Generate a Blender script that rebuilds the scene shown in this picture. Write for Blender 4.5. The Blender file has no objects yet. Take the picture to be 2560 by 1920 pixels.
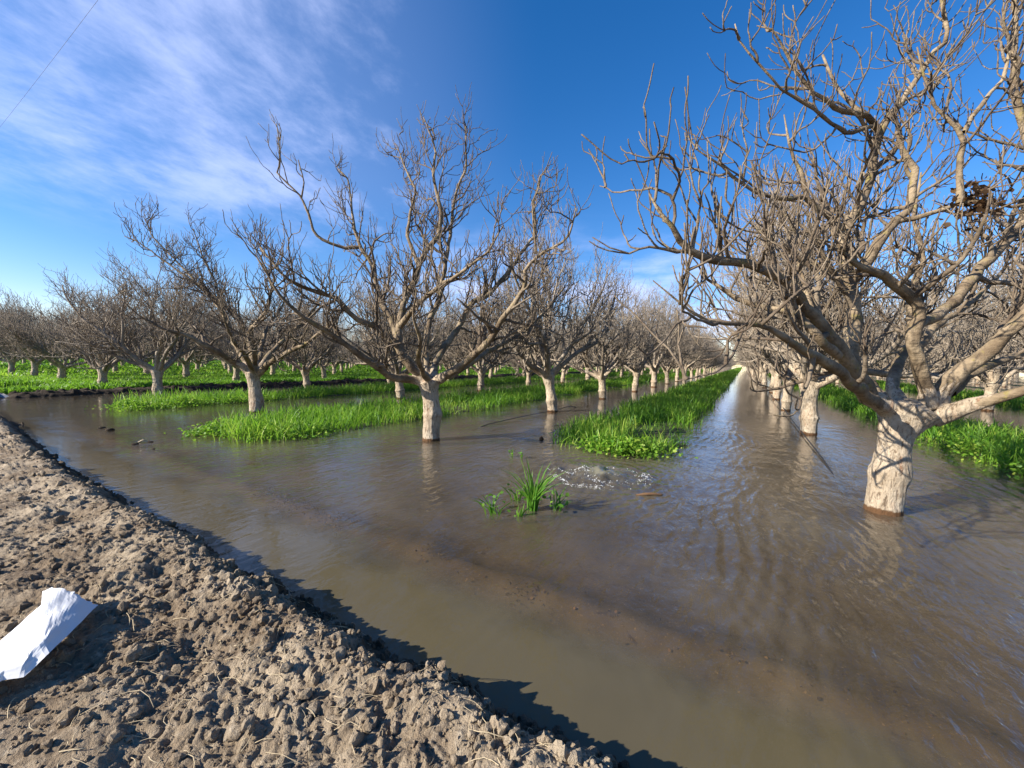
import bpy, math, random
import numpy as np

# ------------------------------------------------------------------ scene, camera, sky, sun
sc = bpy.context.scene
COL = sc.collection
CAM_H = 1.7
F_PX = 977.8                       # focal length in pixels of a 2560 px wide frame
YAW, PITCH, ROLL = 0.533437, 0.057331, 0.0180535
SUN_EL, SUN_AZ = math.radians(28), math.radians(38)   # sun stands behind and left: towards (-sin, -cos)

def cam_basis():
    F = np.array([-math.sin(YAW)*math.cos(PITCH), math.cos(YAW)*math.cos(PITCH), -math.sin(PITCH)])
    R = np.array([math.cos(YAW), math.sin(YAW), 0.0]); U = np.cross(R, F)
    return (R*math.cos(ROLL)+U*math.sin(ROLL), -R*math.sin(ROLL)+U*math.cos(ROLL), F)
CR, CU, CF = cam_basis()
CAM = np.array([0, 0, CAM_H])

cam = bpy.data.cameras.new('camera'); cam_o = bpy.data.objects.new('camera', cam); COL.objects.link(cam_o)
cam.sensor_fit = 'HORIZONTAL'; cam.sensor_width = 36; cam.lens = 36*F_PX/2560
cam.clip_start = 0.05; cam.clip_end = 5000
from mathutils import Matrix, Vector
M = Matrix(((CR[0], CU[0], -CF[0], 0), (CR[1], CU[1], -CF[1], 0), (CR[2], CU[2], -CF[2], CAM_H), (0, 0, 0, 1)))
cam_o.matrix_world = M
sc.camera = cam_o

def ray(u, v): return CF*F_PX + CR*(u-1280) - CU*(v-960)
def at_z(u, v, z=0.0):
    d = ray(u, v); return CAM + d*((z-CAM_H)/d[2])
def at_depth(u, v, dep):
    return CAM + ray(u, v)*(dep/F_PX)

sc.view_settings.view_transform = 'Standard'; sc.view_settings.look = 'None'
sc.view_settings.exposure = 1.08; sc.view_settings.gamma = 1.0
sc.cycles.use_denoising = True
sc.cycles.max_bounces = 7; sc.cycles.diffuse_bounces = 3; sc.cycles.glossy_bounces = 3
sc.cycles.transparent_max_bounces = 8; sc.cycles.transmission_bounces = 4
sc.cycles.caustics_reflective = False; sc.cycles.caustics_refractive = False
sc.cycles.sample_clamp_indirect = 6.0

sun = bpy.data.lights.new('sun', 'SUN'); sun.energy = 5.0; sun.angle = math.radians(0.5); sun.color = (1.0, 0.93, 0.82)
sun_o = bpy.data.objects.new('sun', sun); COL.objects.link(sun_o)
to_sun = Vector((-math.sin(SUN_AZ)*math.cos(SUN_EL), -math.cos(SUN_AZ)*math.cos(SUN_EL), math.sin(SUN_EL)))
sun_o.rotation_euler = to_sun.to_track_quat('Z', 'Y').to_euler()

class NT:
    """small helper for writing node trees"""
    def __init__(s, tree):
        s.t = tree; tree.nodes.clear()
    def n(s, kind, **kw):
        nd = s.t.nodes.new(kind)
        for k, v in kw.items():
            if k.startswith('i_'):
                nd.inputs[k[2:].replace('_', ' ')].default_value = v
            else: setattr(nd, k, v)
        return nd
    def l(s, a, b): s.t.links.new(a, b)
    def math(s, op, a, b=None, c=None, clamp=False):
        nd = s.t.nodes.new('ShaderNodeMath'); nd.operation = op; nd.use_clamp = clamp
        for i, x in enumerate((a, b, c)):
            if x is None: continue
            if isinstance(x, (int, float)): nd.inputs[i].default_value = x
            else: s.l(x, nd.inputs[i])
        return nd.outputs[0]
    def vmath(s, op, a, b=None):
        nd = s.t.nodes.new('ShaderNodeVectorMath'); nd.operation = op
        for i, x in enumerate((a, b)):
            if x is None: continue
            if isinstance(x, (tuple, list)): nd.inputs[i].default_value = x
            else: s.l(x, nd.inputs[i])
        return nd
    def step(s, x, a, b, lo=0.0, hi=1.0):
        nd = s.t.nodes.new('ShaderNodeMapRange'); nd.interpolation_type = 'SMOOTHSTEP'
        s.l(x, nd.inputs['Value'])
        for k, v in (('From Min', a), ('From Max', b), ('To Min', lo), ('To Max', hi)): nd.inputs[k].default_value = v
        return nd.outputs[0]
    def mix(s, fac, a, b, blend='MIX'):
        nd = s.t.nodes.new('ShaderNodeMix'); nd.data_type = 'RGBA'; nd.blend_type = blend
        for sock, x in ((nd.inputs[0], fac), (nd.inputs[6], a), (nd.inputs[7], b)):
            if isinstance(x, (int, float)): sock.default_value = x
            elif isinstance(x, (tuple, list)): sock.default_value = (*x[:3], 1)
            else: s.l(x, sock)
        return nd.outputs[2]
    def noise(s, vec, scale, detail=4, rough=0.55, dist=0.0, out=0):
        nd = s.t.nodes.new('ShaderNodeTexNoise')
        if vec is not None: s.l(vec, nd.inputs['Vector'])
        nd.inputs['Scale'].default_value = scale; nd.inputs['Detail'].default_value = detail
        nd.inputs['Roughness'].default_value = rough; nd.inputs['Distortion'].default_value = dist
        return nd.outputs[out]
    def mapping(s, vec, scale=(1, 1, 1), rot=(0, 0, 0), loc=(0, 0, 0)):
        nd = s.t.nodes.new('ShaderNodeMapping'); s.l(vec, nd.inputs['Vector'])
        nd.inputs['Scale'].default_value = scale; nd.inputs['Rotation'].default_value = rot; nd.inputs['Location'].default_value = loc
        return nd.outputs[0]

# --- sky: Nishita with cirrus in the upper left and low cloud above the trees
world = bpy.data.worlds.new('World'); sc.world = world; world.use_nodes = True
w = NT(world.node_tree)
sky = w.n('ShaderNodeTexSky', sky_type='NISHITA', sun_disc=False)
sky.sun_elevation = SUN_EL
sky.sun_rotation = math.pi + SUN_AZ      # clockwise from +Y
sky.altitude = 80; sky.air_density = 1.0; sky.dust_density = 0.12; sky.ozone_density = 2.2
hs = w.n('ShaderNodeHueSaturation'); hs.inputs['Saturation'].default_value = 1.38; hs.inputs['Value'].default_value = 1.0
w.l(sky.outputs[0], hs.inputs['Color'])
skyc = w.mix(1.0, hs.outputs[0], (1.10, 1.0, 1.16), 'MULTIPLY')
geo = w.n('ShaderNodeTexCoord'); d = geo.outputs['Generated']
sep = w.n('ShaderNodeSeparateXYZ'); w.l(d, sep.inputs[0])
dz = sep.outputs[2]
den = w.math('ADD', w.math('MAXIMUM', dz, 0.0), 0.12)
comb = w.n('ShaderNodeCombineXYZ'); w.l(w.math('DIVIDE', sep.outputs[0], den), comb.inputs[0]); w.l(w.math('DIVIDE', sep.outputs[1], den), comb.inputs[1])
pl = comb.outputs[0]
wsc = w.vmath('SCALE', w.noise(pl, 1.3, 3, out=1)); wsc.inputs['Scale'].default_value = 0.16
warp = w.vmath('ADD', pl, wsc.outputs[0]).outputs[0]
def planar(u, v):
    r = ray(u, v); r = r/np.linalg.norm(r); return r[:2]/(r[2]+.12)
sd_ = planar(620, 330)-planar(330, 100); STREAK = math.atan2(sd_[1], sd_[0])
st = w.mapping(w.mapping(warp, rot=(0, 0, -STREAK)), scale=(1.0, 1.35, 1))
wisps = w.noise(st, 3.4, 9, 0.64)
bands = w.noise(w.mapping(w.mapping(pl, rot=(0, 0, -STREAK-.9)), scale=(.9, 1.8, 1)), 1.5, 3, 0.5)
def dirn(u, v):
    r = ray(u, v); return tuple(float(x) for x in r/np.linalg.norm(r))
dotp = w.vmath('DOT_PRODUCT', d, dirn(-80, 200)).outputs['Value']
cm = w.step(dotp, 0.62, 0.97)
cv = w.math('ADD', w.math('ADD', w.math('MULTIPLY', wisps, .62), w.math('MULTIPLY', bands, .38)), w.math('MULTIPLY', w.math('SUBTRACT', cm, 1.0), .34))
cir = w.math('MULTIPLY', w.step(cv, 0.36, 0.68), w.step(dz, .18, .33))
cir = w.math('ADD', w.math('MULTIPLY', cir, 0.46), w.math('MULTIPLY', w.math('MULTIPLY', cm, w.step(dz, 0.20, 0.40)), 0.13))
low = w.noise(w.mapping(d, scale=(1.4, 1.4, 5.0)), 2.6, 6, 0.6)
lm = w.math('MULTIPLY', w.step(dz, 0.0, 0.10), w.step(dz, 0.36, 0.14))
lowd = w.step(w.vmath('DOT_PRODUCT', d, dirn(1500, 720)).outputs['Value'], 0.80, 0.93)
lowc = w.math('MULTIPLY', w.math('MULTIPLY', w.math('MULTIPLY', w.step(low, 0.42, 0.66), lm), lowd), 0.7)
fac = w.math('MAXIMUM', cir, lowc, clamp=True)
cl = w.mix(fac, skyc, (5.4, 6.1, 9.0))
bg = w.n('ShaderNodeBackground'); bg.inputs['Strength'].default_value = 0.080
w.l(cl, bg.inputs['Color'])
wo = w.n('ShaderNodeOutputWorld'); w.l(bg.outputs[0], wo.inputs['Surface'])

# ------------------------------------------------------------------ helpers
def link(name, me, mat=None, parent=None, loc=(0, 0, 0)):
    o = bpy.data.objects.new(name, me); COL.objects.link(o); o.location = loc
    if mat is not None and me is not None and not me.materials: me.materials.append(mat)
    if parent is not None: o.parent = parent
    return o
def tag(o, label=None, cat=None, group=None, kind=None):
    for k, v in (('label', label), ('category', cat), ('group', group), ('kind', kind)):
        if v: o[k] = v
    return o
def empty(name, loc=(0, 0, 0)):
    o = bpy.data.objects.new(name, None); COL.objects.link(o); o.location = loc; o.empty_display_size = .3
    return o
def mesh_np(name, verts, quads=None, tris=None, smooth=True, attrs=None):
    verts = np.asarray(verts, dtype=np.float32)
    nq = 0 if quads is None else len(quads); nt = 0 if tris is None else len(tris)
    me = bpy.data.meshes.new(name)
    me.vertices.add(len(verts)); me.vertices.foreach_set('co', verts.ravel())
    idx = []
    if nq: idx.append(np.asarray(quads, dtype=np.int32).ravel())
    if nt: idx.append(np.asarray(tris, dtype=np.int32).ravel())
    idx = np.concatenate(idx)
    me.loops.add(len(idx)); me.loops.foreach_set('vertex_index', idx)
    starts = np.concatenate([np.arange(nq, dtype=np.int32)*4, nq*4+np.arange(nt, dtype=np.int32)*3])
    me.polygons.add(nq+nt); me.polygons.foreach_set('loop_start', starts)
    me.polygons.foreach_set('use_smooth', np.full(nq+nt, smooth, dtype=bool))
    me.update(calc_edges=True)
    if attrs:
        for k, v in attrs.items():
            a = me.attributes.new(k, 'FLOAT', 'POINT'); a.data.foreach_set('value', np.asarray(v, dtype=np.float32))
    return me

def hsh(ix, iy, seed):
    ix = ix.astype(np.int64); iy = iy.astype(np.int64)
    h = (ix*374761393 + iy*668265263 + seed*1274126177) & 0xffffffff
    h = ((h ^ (h >> 13))*1274126177) & 0xffffffff
    h = ((h ^ (h >> 16))*2246822519) & 0xffffffff
    return ((h ^ (h >> 15)) & 0xffffff)/float(0x1000000)
def vnoise(x, y, seed=0):
    ix = np.floor(x); iy = np.floor(y); fx = x-ix; fy = y-iy
    fx = fx*fx*(3-2*fx); fy = fy*fy*(3-2*fy)
    a = hsh(ix, iy, seed); b = hsh(ix+1, iy, seed); c = hsh(ix, iy+1, seed); e = hsh(ix+1, iy+1, seed)
    return (a*(1-fx)+b*fx)*(1-fy)+(c*(1-fx)+e*fx)*fy
def fbm(x, y, seed=0, octv=4, gain=.5):
    s = 0; a = 1; t = 0
    for o in range(octv):
        s = s+a*(vnoise(x*2**o+o*17.3, y*2**o-o*9.1, seed+o)-.5); t += a; a *= gain
    return s/t*2
def domes(x, y, cell, seed, prob=.7, rmin=.25, rmax=.6, flat=1.0):
    """lumps: the upper envelope of random half-balls, one per cell"""
    gx = x/cell; gy = y/cell; ix = np.floor(gx); iy = np.floor(gy); out = np.zeros_like(x)
    for dx in (-1, 0, 1):
        for dy in (-1, 0, 1):
            cx = ix+dx; cy = iy+dy
            ok = hsh(cx, cy, seed+5) < prob
            px = cx+hsh(cx, cy, seed+1); py = cy+hsh(cx, cy, seed+2)
            r = rmin+(rmax-rmin)*hsh(cx, cy, seed+3)**1.6
            an = hsh(cx, cy, seed+4)*3.14; el = .6+.4*hsh(cx, cy, seed+6)
            qx = (gx-px)*np.cos(an)+(gy-py)*np.sin(an); qy = (-(gx-px)*np.sin(an)+(gy-py)*np.cos(an))/el
            t = 1-(qx*qx+qy*qy)/(r*r)
            out = np.maximum(out, np.where(ok & (t > 0), r*np.sqrt(np.maximum(t, 0)), 0))
    return out*cell*flat
def shards(x, y, cell, seed, prob):
    """broken clods: steep-sided lumps with a tilted, uneven top"""
    gx = x/cell; gy = y/cell
    gx, gy = gx+.33*fbm(gx*1.3, gy*1.3, seed+20, 2), gy+.33*fbm(gx*1.3+7, gy*1.3, seed+21, 2)
    ix = np.floor(gx); iy = np.floor(gy); out = np.zeros_like(x)
    for dx in (-1, 0, 1):
        for dy in (-1, 0, 1):
            cx = ix+dx; cy = iy+dy
            ok = hsh(cx, cy, seed+5) < prob
            px = cx+hsh(cx, cy, seed+1); py = cy+hsh(cx, cy, seed+2)
            r = .22+.42*hsh(cx, cy, seed+3)**1.4; an = hsh(cx, cy, seed+4)*6.28; el = .5+.5*hsh(cx, cy, seed+6)
            qx = (gx-px)*np.cos(an)+(gy-py)*np.sin(an); qy = (-(gx-px)*np.sin(an)+(gy-py)*np.cos(an))/el
            dd = np.maximum(np.abs(qx)*.85+np.abs(qy)*.45, np.hypot(qx, qy))/r
            top = r*(.42+.5*hsh(cx, cy, seed+7))*(1+.38*qx/r)
            out = np.maximum(out, np.where(ok, top*np.clip((1-dd)*2.6, 0, 1)**.8, 0))
    return out*cell*.8
def axis(*pts):
    """coordinates from (position, step) knots, the step changing linearly between them"""
    xs = [pts[0][0]]
    for (a, sa), (b, sb) in zip(pts[:-1], pts[1:]):
        x = a
        while True:
            t = (x-a)/(b-a); x = x+sa+(sb-sa)*t
            if x >= b-1e-6: break
            xs.append(x)
        if b-xs[-1] < .3*sb: xs[-1] = b
        else: xs.append(b)
    return np.array(xs)
def grid_mesh(name, xs, ys, zf):
    X, Y = np.meshgrid(xs, ys); Z = zf(X, Y)
    nx, ny = len(xs), len(ys)
    i = np.arange((ny-1)*nx).reshape(ny-1, nx)[:, :-1].ravel()
    q = np.stack([i, i+1, i+1+nx, i+nx], 1)
    return mesh_np(name, np.stack([X.ravel(), Y.ravel(), Z.ravel()], 1), quads=q)
def smoothstep(x, a, b):
    t = np.clip((x-a)/(b-a), 0, 1); return t*t*(3-2*t)

# ------------------------------------------------------------------ materials
def new_mat(name):
    m = bpy.data.materials.new(name); m.use_nodes = True
    return m, NT(m.node_tree)
def out(t, sh, mat=None):
    o = t.n('ShaderNodeOutputMaterial'); t.l(sh, o.inputs['Surface'])
def bump(t, h, strength, dist, normal=None):
    b = t.n('ShaderNodeBump'); b.inputs['Strength'].default_value = strength; b.inputs['Distance'].default_value = dist
    t.l(h, b.inputs['Height'])
    if normal is not None: t.l(normal, b.inputs['Normal'])
    return b.outputs[0]
def principled(t, col, rough=.8, normal=None, spec=.3):
    p = t.n('ShaderNodeBsdfPrincipled')
    if isinstance(col, (tuple, list)): p.inputs['Base Color'].default_value = (*col[:3], 1)
    else: t.l(col, p.inputs['Base Color'])
    if isinstance(rough, (int, float)): p.inputs['Roughness'].default_value = rough
    else: t.l(rough, p.inputs['Roughness'])
    p.inputs['Specular IOR Level'].default_value = spec
    if normal is not None: t.l(normal, p.inputs['Normal'])
    return p

def bark_material(name, base, dark, light, trunk=False, lichen=.5):
    m, t = new_mat(name)
    tc = t.n('ShaderNodeTexCoord'); p = tc.outputs['Object']
    big = t.noise(p, 3.0, 4, .6); med = t.noise(p, 14.0, 5, .65)
    rings = t.noise(t.mapping(p, scale=(7, 7, 30)), 1.0, 3, .6)
    col = t.mix(t.step(big, .35, .7), base, light)
    col = t.mix(t.math('MULTIPLY', t.step(med, .5, .75), .7), col, dark)
    if trunk:
        crack = t.noise(t.mapping(p, scale=(30, 30, 9)), 1.0, 7, .72, .7)
        col = t.mix(t.math('MULTIPLY', t.step(crack, .52, .62), .85), col, dark)
        rust = t.noise(t.mapping(p, scale=(6, 6, 1.6)), 1.0, 4, .6)
        col = t.mix(t.math('MULTIPLY', t.step(rust, .58, .72), .5), col, (.33, .15, .075))
        sp = t.n('ShaderNodeSeparateXYZ'); t.l(p, sp.inputs[0])
        zz = t.math('ADD', sp.outputs[2], t.math('SUBTRACT', t.math('MULTIPLY', t.noise(p, 9, 5, .7), .14), .06))
        col = t.mix(t.step(zz, .085, .055), col, (.115, .06, .028))      # wet, mud-stained band at the waterline
        h = t.math('ADD', t.math('MULTIPLY', crack, -1.0), t.math('MULTIPLY', med, .5))
        nm = bump(t, h, 1.0, .035)
    else:
        col = t.mix(t.math('MULTIPLY', t.step(rings, .56, .7), .25), col, dark)
        ng = t.n('ShaderNodeNewGeometry'); sp = t.n('ShaderNodeSeparateXYZ'); t.l(ng.outputs['Normal'], sp.inputs[0])
        li = t.math('MULTIPLY', t.step(t.noise(p, 6.5, 5, .7), .55, .68), lichen)
        col = t.mix(li, col, (.23, .185, .06))                              # mossy yellow lichen patches
        nm = bump(t, t.math('ADD', t.math('MULTIPLY', rings, .45), t.math('ADD', t.math('MULTIPLY', med, 1.3), t.math('MULTIPLY', big, .8))), 1.0, .022)
    out(t, principled(t, col, .85, nm, .2).outputs[0])
    return m
M_TRUNK = bark_material('trunk_bark', (.38, .30, .21), (.115, .078, .048), (.535, .445, .33), True)
M_LIMB = bark_material('limb_bark', (.135, .097, .06), (.028, .02, .013), (.33, .255, .165), False, .75)
M_TWIG = bark_material('twig_bark', (.215, .172, .127), (.055, .042, .031), (.35, .295, .23), False, .15)

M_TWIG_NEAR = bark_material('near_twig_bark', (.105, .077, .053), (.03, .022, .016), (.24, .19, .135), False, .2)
def soil_material(name, dry, dark, pale):
    m, t = new_mat(name)
    g = t.n('ShaderNodeNewGeometry'); p = g.outputs['Position']
    a = t.noise(p, 2.2, 5, .6); b = t.noise(p, 22, 6, .7); c = t.noise(p, 90, 4, .7)
    col = t.mix(t.step(a, .34, .68), dark, dry)
    col = t.mix(t.math('MULTIPLY', t.step(b, .5, .74), .65), col, pale)
    col = t.mix(t.math('MULTIPLY', t.step(c, .56, .72), .5), col, dark)
    sp = t.n('ShaderNodeSeparateXYZ'); t.l(p, sp.inputs[0])
    wet = t.math('MULTIPLY', t.step(t.math('ADD', sp.outputs[2], t.math('MULTIPLY', a, .10)), .29, .17), t.step(sp.outputs[1], 1.22, 1.36))
    col = t.mix(t.math('MULTIPLY', wet, .75), col, (.035, .026, .018))         # soaked soil just above the waterline
    nm = bump(t, t.math('ADD', b, t.math('MULTIPLY', c, .9)), 1.0, .016)
    out(t, principled(t, col, .95, nm, .15).outputs[0])
    return m
M_SOIL = soil_material('bank_soil', (.365, .292, .204), (.19, .14, .092), (.50, .42, .31))
M_MUD = soil_material('berm_mud', (.07, .05, .035), (.03, .022, .015), (.13, .10, .075))

def simple(name, col, rough=.7, spec=.3, var=.25, scale=20):
    m, t = new_mat(name); tc = t.n('ShaderNodeTexCoord')
    n = t.noise(tc.outputs['Object'], scale, 4)
    c = t.mix(t.math('MULTIPLY', n, var), col, tuple(x*.35 for x in col))
    out(t, principled(t, c, rough, bump(t, n, .2, .004), spec).outputs[0]); return m

def leaf_material(name, c0, c1, c2, glow=(.22, .42, .03)):
    m, t = new_mat(name)
    a = t.n('ShaderNodeAttribute'); a.attribute_name = 'tint'
    col = t.mix(t.step(a.outputs['Fac'], 0.0, .55), c0, c1)
    col = t.mix(t.step(a.outputs['Fac'], .6, 1.0), col, c2)
    p = principled(t, col, .5, None, .35)
    tr = t.n('ShaderNodeBsdfTranslucent'); t.l(t.mix(.5, col, glow), tr.inputs['Color'])
    mx = t.n('ShaderNodeMixShader'); mx.inputs[0].default_value = .5
    t.l(p.outputs[0], mx.inputs[1]); t.l(tr.outputs[0], mx.inputs[2])
    out(t, mx.outputs[0]); return m
M_GRASS = leaf_material('grass_blades', (.07, .195, .02), (.17, .34, .027), (.38, .49, .075))
M_LEAF = leaf_material('broad_leaves', (.045, .15, .018), (.11, .27, .025), (.20, .36, .04))
M_DEADLEAF = leaf_material('dead_leaves', (.035, .022, .013), (.10, .06, .034), (.30, .18, .08), (.14, .07, .03))
M_STRAW = simple('straw', (.50, .40, .25), .7, .3, .5, 30)

# ------------------------------------------------------------------ orchard layout
ROW_X0, ROW_DX, TREE_Y0, TREE_DY = 1.533, 7.2379, 6.323, 5.999
STRIPS = [(-1.0, -3.95, 7.0), (-7.75, -11.3, 3.9), (-15.75, -18.6, 4.2)]       # right edge, left edge, near end of grass strips
for m_ in range(0, 12):
    c = ROW_X0+ROW_DX*(m_+.5); STRIPS.append((c+1.5, c-1.55, 7.2))
BERM_X = -24.0
def strip_mask(x, y):
    """0..1: how far inside a grass strip"""
    e = .38*fbm(x*.9, y*.9, 11, 4, .6); o = np.zeros_like(x)
    for a, b, y0 in STRIPS:
        b = b+.5*np.exp(-np.maximum(y-y0, 0)/3.0)
        o = np.maximum(o, smoothstep(a-x+e, -.15, .35)*smoothstep(x-b+e, -.15, .35)*smoothstep(y-y0+1.2*e-.18*np.abs(x-(a+b)/2), -.2, .45))
    return o
def field_mask(x, y):
    e = 1.2*fbm(x*.35, y*.35, 23, 3)
    f = smoothstep(-26.2-x+e, -.2, .6)*smoothstep(y-2.6+e, -.2, .8)
    pud = smoothstep(fbm(x*.14+3, y*.14, 31, 3), .02, .22)*smoothstep(x, -46, -36)
    return f*(1-pud*smoothstep(14-y, -3, 3))

# ------------------------------------------------------------------ ground, bank, berm, water
def ground_z(x, y):
    z = -.12+.035*fbm(x*1.3, y*1.3, 3, 4)+.012*fbm(x*7, y*7, 5, 3)
    s = strip_mask(x, y); z = z+s*.13
    f = field_mask(x, y); z = z*(1-f)+f*(.045+.03*fbm(x*.5, y*.5, 7, 3))
    edge = 1.62+.12*fbm(x*.8, x*0, 9, 3)+.5*smoothstep(-x, 6, 20)
    ridge = np.exp(-((y-(edge+.95))/.30)**2)*smoothstep(-x, -6, 0)
    z = z+ridge*(.085+.05*fbm(x*3.1, y*3.1, 13, 3))
    z = np.where(y < 3.6, np.minimum(z, -.022), z)
    tr = smoothstep(y, edge+1.0, edge+.45)
    z = z*(1-tr)-.42*tr
    return z
gx = axis((-900, 60), (-120, 3), (-27, .25), (-14, .10), (-6, .05), (3, .05), (8, .12), (30, 1.5), (900, 60))
gy = axis((-60, 8), (1.2, .3), (1.5, .05), (9, .06), (16, .12), (40, .8), (120, 5), (1500, 90))
g_me = grid_mesh('ground', gx, gy, ground_z)
mg, t = new_mat('flooded_ground')
g = t.n('ShaderNodeNewGeometry'); p = g.outputs['Position']; sp = t.n('ShaderNodeSeparateXYZ'); t.l(p, sp.inputs[0])
n1 = t.noise(p, 1.1, 5, .6); n2 = t.noise(t.mapping(p, scale=(1, 1.6, 1), rot=(0, 0, .6)), 9, 7, .72, .8); n3 = t.noise(p, 45, 4, .7)
col = t.mix(t.step(n1, .35, .65), (.055, .043, .028), (.095, .075, .049))
col = t.mix(t.math('MULTIPLY', t.step(n2, .56, .66), .75), col, (.026, .016, .01))
col = t.mix(t.math('MULTIPLY', t.step(n3, .60, .70), .6), col, (.26, .18, .095))
grassy = t.step(sp.outputs[2], -.01, .03)
far = t.step(t.vmath('LENGTH', p).outputs['Value'], 40, 90)
col = t.mix(grassy, col, t.mix(far, (.035, .065, .015), (.05, .13, .02)))
out(t, principled(t, col, .9, bump(t, n2, .4, .02), .2).outputs[0])
tag(link('ground', g_me, mg), kind='structure')

def edge_y(x):
    return 1.56+.06*fbm(x*1.1, x*0+2, 41, 3)+.035*fbm(x*5, x*0+2, 43, 2)+.52*smoothstep(-x, 6.5, 19)
def bank_base(x, y):
    s = y-edge_y(x)                       # > 0 towards the water
    prof = np.interp(s, [-40, -3.0, -1.6, -.95, -.55, -.37, -.29, 0, .4, .8], [.10, .12, .15, .205, .255, .278, .255, .0, -.38, -.60])
    return prof
def bank_z(x, y):
    z = bank_base(x, y)
    wx = x+.03*fbm(x*8, y*8, 51, 3)+.012*fbm(x*30, y*30, 52, 2); wy = y+.03*fbm(x*8+5, y*8, 53, 3)+.012*fbm(x*30+9, y*30, 54, 2)
    s = y-edge_y(x)
    rough = .35+.65*smoothstep(s, -1.45, -.75)*smoothstep(s, .55, .25)
    amp = rough*(1+.5*fbm(x*1.7, y*1.7, 57, 2))*(1-.55*np.exp(-((s+.32)/.13)**2))
    h = .065*fbm(x*2.3, y*2.3, 59, 3)+.060*fbm(wx*6, wy*6, 60, 6, .66)+.026*(.5-np.abs(fbm(wx*15, wy*15, 63, 4, .6)))
    eg = .22+.85*smoothstep(s, -.85, -.3)
    h = h+eg*(1.2*shards(wx, wy, .15, 61, .10)+1.1*shards(wx+.03, wy, .08, 67, .17)+.9*shards(wx, wy+.01, .042, 71, .28))+.75*shards(wx*1.02, wy, .022, 73, .42)
    h = h+.019*fbm(x*30, y*30, 79, 5, .72)
    return z+amp*(h-.03)
bx = axis((-140, 6), (-40, 1.2), (-18, .16), (-9, .05), (-5, .016), (-2.9, .0075), (.7, .0075), (2.0, .05), (12, .6), (60, 6))
by = axis((-60, 8), (-6, 1.0), (-1.2, .12), (-.1, .02), (.25, .0085), (1.72, .0085), (2.1, .02), (2.7, .08))
bank = link('dirt_bank', grid_mesh('dirt_bank', bx, by, bank_z), M_SOIL); tag(bank, kind='structure')

# berm of dark mud crossing the orchard along the rows
def berm_z(x, y):
    c = BERM_X+.25*fbm(y*.5, y*0, 83, 3); d_ = np.abs(x-c)
    top = .16+.05*fbm(x*.7, y*.7, 85, 3)
    e = smoothstep(y, 2.4, 3.3)
    return -.3+(top+.3)*smoothstep(d_, 1.15, .25)*e+.9*shards(x, y, .34, 87, .6)*smoothstep(d_, 1.2, .6)+.6*shards(x, y, .16, 88, .6)+.03*fbm(x*9, y*9, 89, 4, .6)
berm = link('mud_berm', grid_mesh('mud_berm', np.linspace(-25.3, -22.7, 66), axis((2.2, .035), (14, .045), (30, .2), (160, 2.0)), berm_z), M_MUD)
tag(berm, kind='structure')

BOIL = np.array([-1.83, 5.86])
def water_z(x, y):
    r = np.hypot((x-BOIL[0])/1.15, y-BOIL[1])
    th = np.arctan2(y-BOIL[1], x-BOIL[0])
    mound = .075*np.exp(-(r/.27)**2)*(1+.35*fbm(x*6, y*6, 91, 3))+.04*np.exp(-(r/.62)**2)*fbm(x*8, y*8, 93, 3)*1.7
    rr = np.hypot(x-BOIL[0], y-BOIL[1])+.12*fbm(x*1.6, y*1.6, 95, 3)+.035*fbm(x*5, y*5, 97, 2)
    ring = .013*np.exp(-rr/.75)*smoothstep(rr, .3, .7)*(1+.8*fbm(x*.9, y*.9, 99, 2))*np.sin(2*math.pi*rr/.2)
    dn = smoothstep(y, 1.7, 3.0)
    amp = (.25+.75*dn)*(.32+1.3*smoothstep(fbm(x*.55, y*.40, 103, 4), -.15, .45))*smoothstep(np.hypot(x+1, y-5), 15, 4)*(.4+.6*smoothstep(x, -5, -1))
    ph1 = (x*.985+y*.17+.30*fbm(x*1.2, y*.8, 101, 4))/.115
    ph2 = (x*.93-y*.10+.34*fbm(x*1.0+4, y*.8, 105, 4))/.18
    ph3 = (x*.90+y*.42+.12*fbm(x*2, y*1.2, 107, 2))/.098
    w2 = amp*(.0014*np.sin(2*math.pi*ph1)+.0026*np.sin(2*math.pi*ph2)+.0005*np.sin(2*math.pi*ph3))
    return mound+ring+w2
wx_ = axis((-900, 60), (-60, 3), (-26, .6), (-14, .14), (-7, .045), (-4, .022), (2.6, .022), (6, .10), (20, .8), (900, 60))
wy_ = axis((.9, .1), (1.4, .04), (2.0, .032), (8.0, .035), (14, .10), (30, .6), (90, 4), (1500, 90))
w_me = grid_mesh('water', wx_, wy_, water_z)
mw, t = new_mat('muddy_water')
g = t.n('ShaderNodeNewGeometry'); p = g.outputs['Position']; sp = t.n('ShaderNodeSeparateXYZ'); t.l(p, sp.inputs[0])
px, py = sp.outputs[0], sp.outputs[1]
big = t.noise(p, .55, 4, .55)
# turbid channel along the bank
ch = t.step(t.math('ADD', py, t.math('MULTIPLY', t.noise(p, 1.9, 7, .68), -.95)), 2.08, 1.66)
murk = t.math('ADD', t.math('MULTIPLY', ch, .55), t.step(big, .3, .7, .34, .56), clamp=True)
rb = t.math('ADD', t.math('SUBTRACT', py, 2.62), t.math('MULTIPLY', t.math('SUBTRACT', t.noise(p, 1.6, 4, .6), .5), .8))
rband = t.math('MAXIMUM', t.step(t.math('ABSOLUTE', rb), .62, .12), t.math('MULTIPLY', t.math('MULTIPLY', t.step(rb, -.2, .3), t.step(rb, 2.6, .6)), .6))
murk = t.math('MULTIPLY', murk, t.math('SUBTRACT', 1.0, t.math('MULTIPLY', rband, .50)))
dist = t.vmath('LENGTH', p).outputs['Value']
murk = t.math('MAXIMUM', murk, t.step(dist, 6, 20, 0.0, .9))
mcol = t.mix(ch, t.mix(t.step(big, .35, .65), (.125, .106, .074), (.160, .138, .100)), (.092, .076, .042))
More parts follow.
